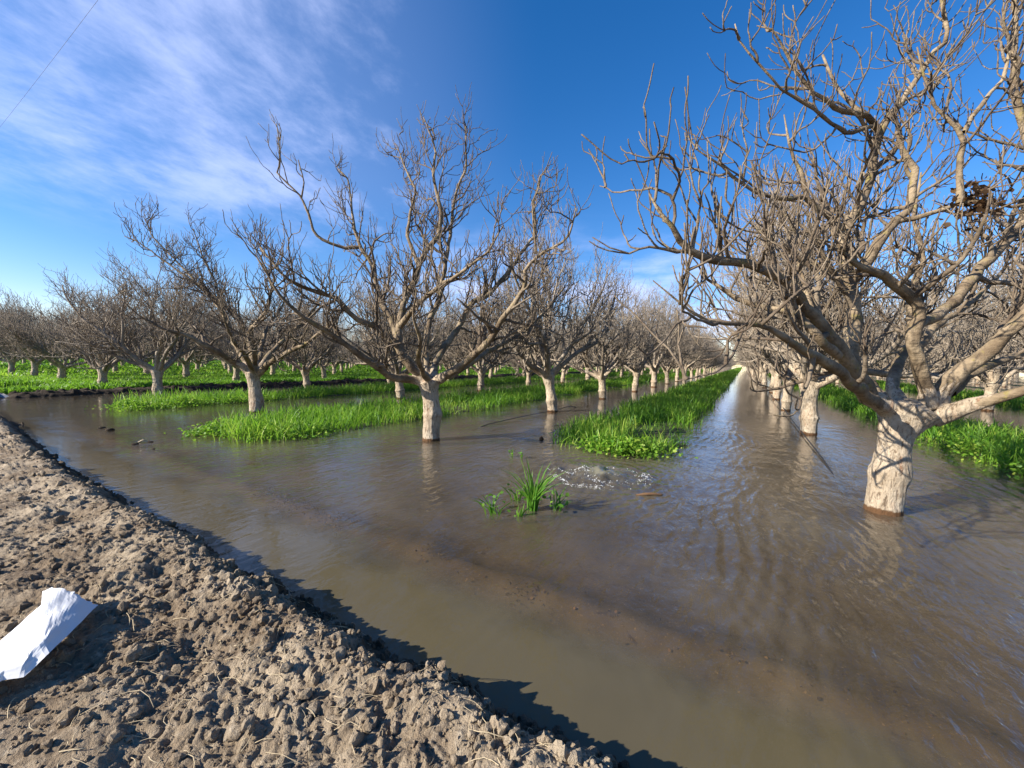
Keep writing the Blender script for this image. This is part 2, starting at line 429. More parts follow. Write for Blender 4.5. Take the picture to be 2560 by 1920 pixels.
mcol = t.mix(t.step(dist, 6, 17), mcol, (.066, .054, .037))      # body colour darkened with distance so the far reflections stand out
# foam over the upwelling
off = t.vmath('SUBTRACT', p, (float(BOIL[0]), float(BOIL[1]), 0)).outputs[0]
offs = t.mapping(off, scale=(.82, 1.0, 0))
rad = t.vmath('LENGTH', offs).outputs['Value']
fo1 = t.noise(p, 7.5, 7, .75, 1.4)
ridged = t.math('ABSOLUTE', t.math('SUBTRACT', fo1, .5))
foam = t.math('MULTIPLY', t.step(ridged, .045, .005), t.step(rad, .72, .18))
bnd = t.step(t.math('ABSOLUTE', t.math('SUBTRACT', rad, t.math('ADD', .30, t.math('MULTIPLY', t.noise(p, 3, 3), .25)))), .16, .02)
foam = t.math('MULTIPLY', foam, t.math('ADD', t.math('MULTIPLY', bnd, .12), .0), clamp=True)
boilm = t.step(rad, .42, .10)
mcol = t.mix(t.math('MULTIPLY', boilm, .6), mcol, (.17, .165, .11))
murk = t.math('MAXIMUM', murk, boilm)
# ripples
r1 = t.noise(t.mapping(p, scale=(1.7, .7, 1), rot=(0, 0, math.radians(-8))), 5.0, 3, .55, .3)
r2 = t.noise(t.mapping(p, scale=(1.5, .8, 1), rot=(0, 0, math.radians(12))), 15, 2, .5, .2)
r3 = t.noise(p, 1.4, 2, .5)
calm = t.math('SUBTRACT', 1.0, t.math('MULTIPLY', ch, .72))
hgt = t.math('MULTIPLY', t.math('ADD', t.math('MULTIPLY', r1, .75), t.math('MULTIPLY', r2, .22)), calm)
hgt = t.math('MULTIPLY', hgt, t.step(r3, .3, .7, .55, 1.2))
hgt = t.math('MULTIPLY', hgt, t.step(dist, 4, 18, 1.0, .22))
nm = bump(t, hgt, 1.0, .028)
nm = bump(t, t.math('MULTIPLY', fo1, t.step(rad, .7, .2)), .6, .04, nm)
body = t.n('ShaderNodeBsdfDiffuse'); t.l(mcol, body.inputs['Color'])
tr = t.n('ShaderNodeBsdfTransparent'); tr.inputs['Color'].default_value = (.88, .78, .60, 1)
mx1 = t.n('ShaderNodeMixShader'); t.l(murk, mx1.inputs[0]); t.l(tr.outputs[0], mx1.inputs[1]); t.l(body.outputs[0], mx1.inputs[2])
cosi = t.math('ABSOLUTE', t.vmath('DOT_PRODUCT', nm, g.outputs['Incoming']).outputs['Value'])
fres = t.math('ADD', .035, t.math('MULTIPLY', .965, t.math('POWER', t.math('SUBTRACT', 1.0, cosi, clamp=True), 5.0)), clamp=True)   # same from above and below, so sunlight reaches the bottom
gl = t.n('ShaderNodeBsdfGlossy'); gl.inputs['Roughness'].default_value = .035; t.l(nm, gl.inputs['Normal']); gl.inputs['Color'].default_value = (.96, .97, 1, 1)
mx2 = t.n('ShaderNodeMixShader'); t.l(fres, mx2.inputs[0]); t.l(mx1.outputs[0], mx2.inputs[1]); t.l(gl.outputs[0], mx2.inputs[2])
fd = t.n('ShaderNodeBsdfDiffuse'); fd.inputs['Color'].default_value = (.55, .56, .54, 1)
mx3 = t.n('ShaderNodeMixShader'); t.l(foam, mx3.inputs[0]); t.l(mx2.outputs[0], mx3.inputs[1]); t.l(fd.outputs[0], mx3.inputs[2])
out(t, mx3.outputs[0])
tag(link('water', w_me, mw), kind='structure')

# ------------------------------------------------------------------ tube builder
class Tubes:
    """collects tapered polylines and turns them into one mesh"""
    def __init__(s, closed=False): s.g = {}; s.closed = closed
    def add(s, pts, rad, sides):
        pts = np.asarray(pts, float); rad = np.asarray(rad, float)
        s.g.setdefault((len(pts), sides), []).append((pts, rad))
    def build(s):
        V = []; Q = []; T = []; base = 0
        for (n, k), lst in s.g.items():
            P = np.stack([a for a, _ in lst]); R = np.stack([b for _, b in lst]); m = len(lst)
            tan = np.empty_like(P); tan[:, 1:-1] = P[:, 2:]-P[:, :-2]; tan[:, 0] = P[:, 1]-P[:, 0]; tan[:, -1] = P[:, -1]-P[:, -2]
            tan /= np.linalg.norm(tan, axis=2, keepdims=True)+1e-12
            ref = np.where(np.abs(tan[:, 0, 2:3]) < .9, np.array([[0, 0, 1.]]), np.array([[1., 0, 0]]))
            nrm = np.cross(tan[:, 0], ref); nrm /= np.linalg.norm(nrm, axis=1, keepdims=True)+1e-12
            ang = np.arange(k)*2*math.pi/k; ca, sa = np.cos(ang), np.sin(ang)
            rings = np.empty((m, n, k, 3))
            for i in range(n):
                ti = tan[:, i]
                nrm = nrm-ti*np.sum(nrm*ti, axis=1, keepdims=True); nrm /= np.linalg.norm(nrm, axis=1, keepdims=True)+1e-12
                bi = np.cross(ti, nrm)
                rings[:, i] = P[:, i, None]+R[:, i, None, None]*(ca[None, :, None]*nrm[:, None]+sa[None, :, None]*bi[:, None])
            V.append(rings.reshape(-1, 3))
            tip = P[:, -1]+tan[:, -1]*R[:, -1, None]*.6
            V.append(tip); V.append(P[:, 0]-tan[:, 0]*R[:, 0, None]*.2)
            off = base+np.arange(m)[:, None, None]*n*k
            i_ = np.arange(n-1)[None, :, None]*k; j = np.arange(k)[None, None, :]; j2 = (j+1) % k
            Q.append(np.stack([off+i_+j, off+i_+j2, off+i_+k+j2, off+i_+k+j], -1).reshape(-1, 4))
            o2 = base+np.arange(m)[:, None]*n*k+(n-1)*k; jj = np.arange(k)[None]
            tv = base+m*n*k+np.arange(m)[:, None]+0*jj
            T.append(np.stack([o2+jj, o2+(jj+1) % k, tv], -1).reshape(-1, 3))
            if s.closed:
                o3 = base+np.arange(m)[:, None]*n*k
                T.append(np.stack([o3+(jj+1) % k, o3+jj, tv+m], -1).reshape(-1, 3))
            base += m*n*k+2*m
        return np.concatenate(V), np.concatenate(Q), np.concatenate(T)
    def mesh(s, name):
        v, q, t_ = s.build(); return mesh_np(name, v, q, t_)

def unit(v): return v/(np.linalg.norm(v)+1e-12)
def resample(pts, n):
    pts = np.asarray(pts, float); d_ = np.r_[0, np.cumsum(np.linalg.norm(np.diff(pts[:, :3], axis=0), axis=1))]
    s = np.linspace(0, d_[-1], n); return np.stack([np.interp(s, d_, pts[:, c]) for c in range(pts.shape[1])], 1)
def grow(rng, start, d0, length, n, up, wander):
    p = [np.array(start)]; d_ = unit(np.array(d0)); st = length/n
    for i in range(n):
        d_ = unit(d_+rng.normal(0, wander, 3)+np.array([0, 0, up]))
        p.append(p[-1]+d_*st)
    return np.array(p)
def side_dir(rng, d_, ang, bias):
    """a direction at the given angle from d_, leaning towards bias"""
    for _ in range(8):
        r = rng.normal(0, 1, 3)+bias
        r = r-d_*np.dot(r, d_)
        if np.linalg.norm(r) > .2: break
    return unit(d_*math.cos(ang)+unit(r)*math.sin(ang))

def sprout(rng, T, pts, rad, order, sides, dens=1.0, centre=None, t0=.25, reach=1.0):
    """grows the next orders of wood along a limb; the tips turn up as on an old fig"""
    L = np.sum(np.linalg.norm(np.diff(pts, axis=0), axis=1)); n = len(pts)
    if order == 1:   num, ln, r_f, nseg, up, wan = L*2.7, (.6, 1.6), .55, 9, .07, .22
    elif order == 2: num, ln, r_f, nseg, up, wan = L*4.6, (.30, .95), .62, 7, .15, .21
    else:            num, ln, r_f, nseg, up, wan = L*2.6, (.10, .42), .80, 5, .20, .17
    num = max(1, int(num*dens+rng.random()))
    for i in range(num):
        f = t0+(1-t0)*((i+rng.random())/num)
        k = min(int(f*(n-1)), n-2); a = f*(n-1)-k
        p0 = pts[k]*(1-a)+pts[k+1]*a; r0 = rad[k]*(1-a)+rad[k+1]*a
        d_ = unit(pts[k+1]-pts[k])
        b = np.array([0, 0, .55])
        if centre is not None:
            o = p0-centre; o[2] = 0; b = b+.45*unit(o)
        dd = side_dir(rng, d_, math.radians(rng.uniform(32, 68)), b)
        if p0[2] < 1.7 and dd[2] < -.1: dd[2] = abs(dd[2])*.5
        ll = rng.uniform(*ln)*(1.25-.8*f)*(reach if order == 1 else reach**.4)*(1.0 if order > 1 else min(1.25, .55+L*.22))
        rs = min(r0*r_f*rng.uniform(.75, 1.1), {1: .036, 2: .018, 3: .0095}[order])
        rs = max(rs, {1: .0135, 2: .0088, 3: .0062}[order])
        re = max(rs*{1: .45, 2: .55, 3: .72}[order], .0052)
        q = grow(rng, p0, dd, ll, nseg, up*rng.uniform(.3, 1.8), wan)
        rr = np.linspace(rs, re, nseg+1)*rng.uniform(.9, 1.12, nseg+1); rr[0] *= 1.2
        T.add(q, rr, sides[order])
        if order < 3: sprout(rng, T, q, rr, order+1, sides, dens, centre, .22, reach)
    # the limb's own end opens into a small upturned fork
    if order > 1:
        for i in range(1 if order == 3 else 2):
            dd = side_dir(rng, unit(pts[-1]-pts[-2]), math.radians(rng.uniform(15, 45)), np.array([0, 0, .7]))
            q = grow(rng, pts[-1], dd, rng.uniform(.12, .42), 4, .2, .13)
            T.add(q, np.linspace(max(rad[-1]*.9, .006), .0052, 5), sides[3])

def fuse(name, tubes, voxel, seed, amp, lump=2.2):
    """one continuous skin over trunk and limb roots: voxel remesh, then bark relief"""
    me = tubes.mesh(name+'_raw'); o = bpy.data.objects.new('tmp', me); COL.objects.link(o)
    md = o.modifiers.new('r', 'REMESH'); md.mode = 'VOXEL'; md.voxel_size = voxel; md.use_smooth_shade = True
    sm = o.modifiers.new('s', 'SMOOTH'); sm.iterations = 5; sm.factor = .5
    dg = bpy.context.evaluated_depsgraph_get(); ev = o.evaluated_get(dg)
    m2 = bpy.data.meshes.new_from_object(ev); m2.name = name
    bpy.data.objects.remove(o); bpy.data.meshes.remove(me)
    n = len(m2.vertices); co = np.empty(n*3, np.float32); no = np.empty(n*3, np.float32)
    m2.vertices.foreach_get('co', co); m2.vertices.foreach_get('normal', no)
    co = co.reshape(-1, 3); no = no.reshape(-1, 3)
    th = np.arctan2(co[:, 1], co[:, 0])
    h = amp*(fbm(th*3.5+seed, co[:, 2]*5, seed, 4)+.6*fbm(th*11, co[:, 2]*9, seed+7, 3))
    co = co+no*h[:, None].astype(np.float32)
    m2.vertices.foreach_set('co', co.ravel()); m2.update()
    m2.polygons.foreach_set('use_smooth', np.ones(len(m2.polygons), bool)); m2.materials.clear()
    return m2

def trunk_profile(rng, H, r, lean, collar=.38):
    zs = np.array([-.35, 0, .12, .24, collar-.06, collar, collar+.06, .55, .72, .88, 1.0])*1.0
    zs = np.r_[zs[:7], np.linspace(collar+.16, H, 5)]
    k = np.array([1.04, 1.0, .97, .99, 1.07, 1.20, 1.04, .93, .90, .96, 1.12, 1.32])
    x = lean[0]*(zs/H)**1.3*np.sign(zs).clip(0); y = lean[1]*(zs/H)**1.3*np.sign(zs).clip(0)
    return np.nan_to_num(np.stack([x, y, zs], 1)), k*r*rng.uniform(.97, 1.03, len(zs))

# --- generic trees: a few kinds of the same orchard tree
def make_variant(seed, low=False):
    rng = np.random.default_rng(seed)
    H = rng.uniform(1.0, 1.25); lean = rng.normal(0, .09, 2)
    tp, tr_ = trunk_profile(rng, H, rng.uniform(.165, .20), lean)
    TR = Tubes(True); TR.add(tp, tr_, 14)
    CRN = Tubes(); sides = {1: 5, 2: 4, 3: 3}
    ns = rng.integers(6, 8); a0 = rng.uniform(0, 6.28)
    top = tp[-1].copy(); cen = np.array([top[0], top[1], 0])
    for i in range(ns+3):
        inner = i >= ns
        az = a0+i*2*math.pi/ns+rng.normal(0, .2)
        el = math.radians(rng.uniform(26, 52)) if not inner else math.radians(rng.uniform(60, 78))
        dd = np.array([math.cos(az)*math.cos(el), math.sin(az)*math.cos(el), math.sin(el)])
        L = rng.uniform(3.4, 4.7) if not inner else rng.uniform(3.9, 5.2)
        q = grow(rng, top-np.array([0, 0, .12])+dd*.05, dd, L, 13, .045, .13)
        r0 = rng.uniform(.075, .105) if not inner else .065
        rr = r0*np.linspace(1, .16, 14)**.9*rng.uniform(.94, 1.06, 14)
        TR.add(q[:4], rr[:4]*np.array([1.25, 1.1, 1.0, .85]), 10)
        CRN.add(q[1:], rr[1:], 8)
        sprout(rng, CRN, q, rr, 1, sides, 1.2, cen, .2, .85)
        # heavy secondary limbs
        for s in range(3):
            k = rng.integers(3, 9); d2 = side_dir(rng, unit(q[k+1]-q[k]), math.radians(rng.uniform(30, 50)), np.array([0, 0, .8]))
            q2 = grow(rng, q[k], d2, rng.uniform(1.7, 3.0), 10, .06, .15); r2 = rr[k]*.72*np.linspace(1, .25, 11)
            CRN.add(q2, r2, 7); sprout(rng, CRN, q2, r2, 1, sides, .85, cen, .15)
    return fuse('trunk', TR, .022, seed, .010), CRN.mesh('crown')

VARS = [make_variant(s) for s in (101, 202, 303, 404, 505, 606)]
for tm, cm_ in VARS:
    tm.materials.append(M_TRUNK); cm_.materials.append(M_TWIG)

# --- the three nearest trees: their main limbs follow the photographed trees
def narrow(u, v): return 1/math.sqrt(1+((u-1280)/F_PX)**2)
def hero_tree(name, base, depth0, trunk_pts, limbs, conv, seed, wscale, label, dens, kids=None, voxel=.014):
    rng = np.random.default_rng(seed)
    root = empty(name, (base[0], base[1], 0)); o0 = np.array([base[0], base[1], 0.0])
    TR = Tubes(True)
    tp = np.array([np.r_[at_depth(*conv(x, y), depth0+dd)-o0, w_*wscale*(depth0+dd)/depth0/2*narrow(*conv(x, y))] for x, y, dd, w_ in trunk_pts])
    low = tp[0].copy(); low[2] = -.35; tp = np.vstack([low, tp])
    TR.add(tp[:, :3], tp[:, 3], 18)
    sides = {1: 7, 2: 5, 3: 4}
    cen = np.array([tp[-1][0], tp[-1][1], 0.0]); made = []
    for spec in limbs:
        raw = np.array([np.r_[at_depth(*conv(x, y), depth0+dd)-o0, w_*wscale*(depth0+dd)/depth0/2*narrow(*conv(x, y))**.65] for x, y, dd, w_ in spec['p']])
        L = np.sum(np.linalg.norm(np.diff(raw[:, :3], axis=0), axis=1)); n = max(6, int(L/.16))
        # round the traced corners
        q = resample(raw, n*3)
        for _ in range(2): q[1:-1] = .25*q[:-2]+.5*q[1:-1]+.25*q[2:]
        q = resample(q, n)
        q[1:-1, :3] += rng.normal(0, .006+.06*q[1:-1, 3:4].clip(0, .1), (n-2, 3))
        rr = q[:, 3]*rng.uniform(.88, 1.14, n)
        LT = Tubes(); TW = Tubes()
        if spec.get('root', True):
            m_ = max(3, min(n, int(.75/.16)))
            TR.add(q[:m_, :3], rr[:m_]*np.linspace(1.12, .93, m_), 12)
            LT.add(q[1:, :3], rr[1:], 12)
        else: LT.add(q[:, :3], rr, 10)
        sprout(rng, TW, q[:, :3], rr, 1, sides, dens*spec.get('d', 1.0), cen, spec.get('t0', .22), .70)
        for s in range(int(spec.get('sec', L*.45))):
            k = rng.integers(max(2, n//4), n-2); d2 = side_dir(rng, unit(q[k+1, :3]-q[k, :3]), math.radians(rng.uniform(32, 55)), np.array([0, 0, .6]))
            q2 = grow(rng, q[k, :3], d2, rng.uniform(.6, 1.2), 11, .09, .24); r2 = min(rr[k]*.7, .045)*np.linspace(1, .3, 12)
            TW.add(q2, r2, 7); sprout(rng, TW, q2, r2, 1, sides, dens*.8, cen, .15, .5)
        lo = link('limb', LT.mesh('limb'), M_LIMB, root)
        link('twigs', TW.mesh('twigs'), M_TWIG_NEAR, lo)
    link('trunk', fuse('trunk', TR, voxel, seed, .009), M_TRUNK, root)
    tag(root, label, 'tree', 'bare orchard trees')
    return root

def P(*pts, w=(30, 6), **kw):
    n = len(pts); pts = [p_ if len(p_) == 3 else (*p_, None) for p_ in pts]
    dd = [p_[2] for p_ in pts]
    last = 0
    for i in range(n):
        if dd[i] is None: dd[i] = last
        last = dd[i]
    # widths fall along the limb
    d_ = np.r_[0, np.cumsum([math.hypot(pts[i+1][0]-pts[i][0], pts[i+1][1]-pts[i][1]) for i in range(n-1)])]; d_ = d_/d_[-1]
    if len(w) == 2: ww = w[0]+(w[1]-w[0])*d_**.85
    else: ww = np.interp(d_, np.linspace(0, 1, len(w)), w)
    return dict(p=[(pts[i][0], pts[i][1], dd[i], float(ww[i])) for i in range(n)], **kw)

# central tree (second photograph crop: 1.844 px per px)
c2 = lambda x, y: (640+x/1.844, 260+y/1.844)
centre_limbs = [
    P((790, 1290, 0), (720, 1268, -.1), (620, 1262, -.4), (540, 1195, -.8), (430, 1120, -1.2), (330, 1050, -1.5), (200, 970, -1.9), (120, 900, -2.1), (60, 800, -2.2), (0, 700, -2.2), w=(46, 8)),
    P((780, 1270, 0), (690, 1190, -.2), (640, 1095, -.3), (560, 1035, -.5), (450, 985, -.8), (380, 900, -1.), (230, 850, -1.3), (130, 800, -1.5), (20, 660, -1.6), w=(44, 8)),
    P((770, 1260, 0), (690, 1180, .3), (655, 1090, .5), (620, 990, .8), (575, 910, 1.), (555, 830, 1.1), (540, 745, 1.2), (480, 660, 1.3), (455, 585, 1.3), (440, 480, 1.4), (430, 350, 1.4), (380, 300, 1.4), w=(40, 6)),
    P((478, 660, 1.3), (400, 662, 1.2), (330, 640, 1.1), (270, 605, 1.), (240, 500, .9), (210, 430, .9), (130, 350, .8), (95, 325, .8), (115, 240, .8), (95, 90, .8), w=(18, 4), root=False, d=.45, sec=0, t0=.1),
    P((210, 430, .9), (222, 360), (205, 300), (195, 258), w=(8, 5), root=False, d=.5, sec=0),
    P((775, 1265, 0), (700, 1200, -.2), (660, 1110, -.2), (655, 1030, -.1), (685, 910, .1), (735, 820, .2), (750, 730, .3), (800, 655, .3), (850, 600, .3), (855, 500, .3), (830, 400, .2), (815, 300, .2), (830, 210, .2), (800, 130, .2), (772, 60, .2), w=(44, 5)),
    P((748, 740, .3), (695, 600, .6), (715, 480, .8), (740, 400, .9), (690, 300, 1), (660, 220, 1), (640, 180, 1), w=(20, 5), root=False, sec=1),
    P((660, 1030, -.1), (720, 950, -.5), (810, 865, -.8), (930, 785, -1.1), (1020, 720, -1.3), (1070, 690, -1.4), (1140, 560, -1.5), w=(30, 6), root=False),
    P((790, 1270, .1), (785, 1180, .3), (790, 1060, .5), (800, 990, .6), (850, 890, .8), (855, 850, .9), (880, 700, 1), (900, 560, 1.1), (920, 400, 1.1), (970, 300, 1.1), (965, 90, 1.1), w=(34, 5)),
    P((815, 1265, .1), (830, 1180, .4), (890, 1090, .8), (945, 1010, 1.1), (990, 920, 1.4), (1080, 875, 1.6), (1160, 780, 1.8), (1220, 690, 1.9), (1290, 600, 2), (1280, 450, 2), (1310, 330, 2), w=(36, 5)),
    P((830, 1275, 0), (910, 1230, -.3), (1000, 1165, -.6), (1085, 1085, -.9), (1135, 985, -1.1), (1190, 925, -1.2), (1240, 840, -1.3), (1245, 745, -1.3), (1330, 680, -1.4), (1440, 625, -1.5), (1475, 480, -1.5), w=(42, 6)),
    P((1290, 690, -1.35), (1285, 590), (1275, 510), (1275, 440), (1310, 380), (1320, 320), w=(12, 4), root=False, d=.7, sec=0),
    P((830, 1280, 0), (900, 1250, .4), (1010, 1180, 1), (1110, 1120, 1.6), (1230, 1050, 2.2), (1330, 960, 2.6), (1420, 850, 2.9), w=(34, 7)),
    P((800, 1285, 0), (770, 1240, -.5), (745, 1180, -1.1), (760, 1090, -1.6), (720, 970, -2.), (740, 850, -2.2), w=(30, 6), d=.6),
]
hero_tree('orchard_tree', (-5.705, 6.323), 8.34,
          [(808, 1540, 0, 80), (808, 1500, 0, 78), (813, 1450, 0, 84), (815, 1432, 0, 92), (812, 1410, 0, 82), (805, 1360, 0, 74), (800, 1320, 0, 82), (797, 1285, 0, 104)],
          centre_limbs, c2, 11, 8.34/977.8/1.844,
          'wide-spreading bare tree at the centre, its trunk standing alone in front of the grass', 1.2)

# right-hand tree (crop of 2.074 px per px, origin 1560, 600)
c4 = lambda x, y: (1560+x/2.074, 600+y/2.074)
right_limbs = [
    P((1380, 880, 0), (1235, 765, -.1), (1175, 650, -.2), (1110, 545, -.3), (1040, 470, -.4), (990, 400, -.5), (920, 340, -.5), (905, 275, -.6), (840, 215, -.7), (740, 165, -.8), (640, 120, -.9), (540, 105, -1), (410, 100, -1.1), (340, 50, -1.2), (280, 0, -1.2), (230, -90, -1.3), (130, -240, -1.3), w=(118, 92, 76, 62, 58, 44, 30, 9), t0=.3),
    P((1185, 660, -.1), (1172, 540, 0), (1190, 440, .1), (1190, 300, .2), (1185, 240, .25), (1150, 150, .3), (1140, 50, .3), (1135, -40, .35), (1190, -115, .4), (1245, -230, .45), (1290, -380, .5), (1305, -500, .5), (1330, -590, .5), (1420, -690, .5), (1500, -800, .5), (1550, -880, .5), (1600, -970, .5), (1680, -1030, .5), (1670, -1150, .5), (1640, -1260, .5), (1600, -1400, .5), w=(92, 76, 62, 52, 46, 34, 26, 10), root=False, t0=.12),
    P((1132, -50, .35), (1040, -140, .2), (930, -220, .1), (945, -320, .1), (900, -370, .1), (850, -520, .1), (830, -650, .1), w=(44, 7), root=False, sec=1),
    P((930, -225, .1), (780, -212, 0), (650, -260, -.1), (500, -385, -.2), (370, -480, -.3), (330, -540, -.3), w=(30, 6), root=False, sec=0, d=.8),
    P((1320, -570, .5), (1250, -650, .3), (1100, -680, .2), (970, -770, .1), (880, -900, 0), (790, -1070, -.1), (770, -1090, -.1), (690, -1110, -.1), w=(38, 6), root=False, sec=0, d=.7),
    P((1290, -590, .4), (1150, -550, .1), (1000, -670, -.2), (800, -790, -.4), (680, -930, -.5), (590, -1030, -.5), (575, -1120, -.5), w=(26, 6), root=False, sec=0, d=.7),
    P((1240, -650, .3), (1110, -760, .4), (1060, -890, .5), (1030, -960, .5), w=(24, 12), root=False, sec=0, d=.5),
    P((1340, 870, -.05), (1215, 770, -.5), (1095, 665, -.9), (1000, 602, -1.2), (900, 560, -1.4), (800, 470, -1.6), (700, 440, -1.7), (560, 440, -1.8), (440, 430, -1.9), (300, 330, -2), (150, 210, -2), w=(84, 64, 46, 26, 14, 6), d=.75, sec=1),
    P((1110, 600, -.35), (1010, 510, -.6), (910, 400, -.6), (850, 350, -.5), (740, 350, -.4), (610, 320, -.3), (540, 270, -.3), (420, 200, -.2), (380, 50, -.2), w=(56, 44, 34, 22, 8), root=False, t0=.3),
    P((1570, 860, 0), (1565, 735, -.1), (1525, 603, -.15), (1481, 515, -.2), (1507, 428, -.2), (1560, 375, -.2), (1481, 279, -.25), (1402, 227, -.3), (1330, 170, -.4), (1230, 150, -.5), (1130, 60, -.6), (1060, -80, -.6), w=(100, 86, 78, 74, 62, 44, 22, 8), t0=.45),
    P((1175, 218, .25), (1219, 183, .2), (1289, 78, .1), (1332, -10, .1), (1402, -97, .1), (1481, -158, .1), (1499, -272, .1), (1507, -342, .1), (1464, -430, .1), (1411, -561, .1), w=(66, 58, 52, 44, 40, 14), root=False, t0=.35),
    P((1402, -97, .1), (1525, -106, 0), (1630, -158, -.1), (1744, -193, -.2), (1860, -205, -.2), (1962, -185, -.2), (2074, -167, -.3), (2250, -260, -.4), w=(38, 14), root=False, sec=1),
    P((1510, 450, -.1), (1630, 393, .1), (1726, 305, .3), (1787, 218, .4), (1875, 122, .5), (1962, 25, .6), (2074, -97, .7), (2120, -300, .7), (2090, -500, .7), (2040, -700, .7), (2020, -900, .7), (2030, -1100, .7), (2010, -1400, .7), w=(66, 62, 60, 56, 46, 40, 30, 14), root=False, t0=.25),
    P((1525, 560, .1), (1612, 445, .4), (1744, 367, .7), (1831, 297, .9), (1950, 180, 1.2), (2060, 0, 1.4), w=(50, 12), root=False, t0=.3),
    P((1744, -193, -.2), (1735, -344, -.2), (1765, -564, -.2), (1680, -614, -.2), (1590, -744, -.2), (1550, -864, -.2), (1520, -1000, -.2), w=(44, 8), root=False, sec=1),
    P((1765, -560, -.2), (1870, -724, -.2), (1980, -854, -.2), (2010, -1044, -.2), (2040, -1244, -.2), (2080, -1400, -.2), w=(30, 10), root=False),
    P((1620, 870, 0), (1656, 778, -.05), (1744, 690, -.1), (1875, 585, -.2), (1962, 498, -.3), (2074, 402, -.4), (2250, 250, -.5), (2400, 0, -.6), (2450, -300, -.6), w=(110, 92, 84, 74, 50, 20), t0=.3),
    P((1690, 790, .0), (1787, 700, .1), (1919, 640, .2), (2074, 585, .3), (2300, 480, .4), (2500, 300, .5), w=(60, 20), root=False, t0=.35),
    P((1600, 930, 0), (1700, 890, -.15), (1850, 850, -.35), (1980, 800, -.5), (2074, 775, -.6), (2300, 700, -.8), (2500, 500, -.9), w=(96, 84, 66, 40, 20), t0=.45, d=.7),
    P((1440, 870, .1), (1392, 770, .3), (1400, 690, .5), (1440, 610, .8), (1500, 500, 1.2), (1480, 300, 1.6), (1560, 100, 1.9), (1500, -100, 2), (1540, -350, 2.1), w=(74, 10), t0=.3),
    P((1380, 870, .2), (1250, 720, .9), (1120, 600, 1.5), (1000, 450, 2.1), (950, 300, 2.4), (900, 100, 2.6), (820, -100, 2.7), w=(64, 9), t0=.3),
]
right_tree = hero_tree('orchard_tree', (1.533, 6.323), 4.66,
          [(1345, 1392, 0, 210), (1352, 1330, 0, 204), (1362, 1270, 0, 206), (1372, 1225, 0, 232), (1378, 1200, 0, 232), (1385, 1170, 0, 212), (1398, 1080, 0, 186), (1412, 1010, 0, 196), (1435, 950, 0, 262), (1465, 890, 0, 380)],
          right_limbs, c4, 23, 4.66/977.8/2.074,
          'large bare tree at right with a thick pale trunk, nearest of all to the viewer', 1.12, voxel=.012)

# third tree of the front line (crop of 2.765 px per px, origin 0, 500)
c1 = lambda x, y: (x/2.765, 500+y/2.765)
third_limbs = [
    P((1740, 1200, 0), (1660, 1140, -.2), (1550, 1075, -.6), (1420, 1005, -1.), (1280, 930, -1.3), (1100, 880, -1.6), (980, 800, -1.8), w=(64, 10)),
    P((1735, 1190, 0), (1690, 1110, .2), (1625, 1000, .4), (1575, 860, .5), (1540, 740, .5), (1450, 640, .5), (1330, 555, .4), (1200, 470, .3), (1050, 355, .2), (930, 275, .2), (860, 252, .2), w=(42, 5)),
    P((1560, 820, .5), (1480, 700, .9), (1350, 560, 1.2), (1200, 400, 1.3), (1060, 260, 1.3), (990, 110, 1.3), w=(26, 5), root=False),
    P((1745, 1180, 0), (1740, 1050, .3), (1705, 910, .6), (1645, 800, .8), (1520, 700, 1.), (1490, 560, 1.1), (1400, 400, 1.1), (1340, 200, 1.1), w=(46, 5)),
    P((1765, 1180, 0), (1760, 1060, -.4), (1730, 900, -.8), (1850, 760, -1.), (1880, 600, -1.1), (1820, 420, -1.2), (1690, 220, -1.2), w=(46, 6)),
    P((1790, 1185, 0), (1850, 1080, .4), (1960, 970, .8), (2080, 850, 1.1), (2200, 720, 1.3), (2250, 500, 1.4), w=(48, 6)),
    P((1795, 1195, 0), (1870, 1120, -.4), (1990, 1050, -.9), (2120, 990, -1.4), (2260, 880, -1.8), (2350, 740, -2), w=(50, 7)),
    P((1770, 1180, .1), (1800, 1040, .8), (1850, 880, 1.5), (1960, 720, 2.), (2000, 500, 2.2), w=(40, 6)),
    P((1750, 1190, -.1), (1700, 1090, -.9), (1620, 990, -1.7), (1560, 860, -2.3), (1520, 700, -2.6), w=(44, 6)),
]
hero_tree('orchard_tree', (-12.94, 6.323), 12.02,
          [(1772, 1470, 0, 100), (1775, 1420, 0, 104), (1775, 1395, 0, 112), (1768, 1360, 0, 102), (1760, 1300, 0, 88), (1752, 1240, 0, 92), (1752, 1195, 0, 124)],
          third_limbs, c1, 37, 12.02/977.8/2.765,
          'bare tree left of the central tree, rising behind the nearest grass end', 1.25, voxel=.018)

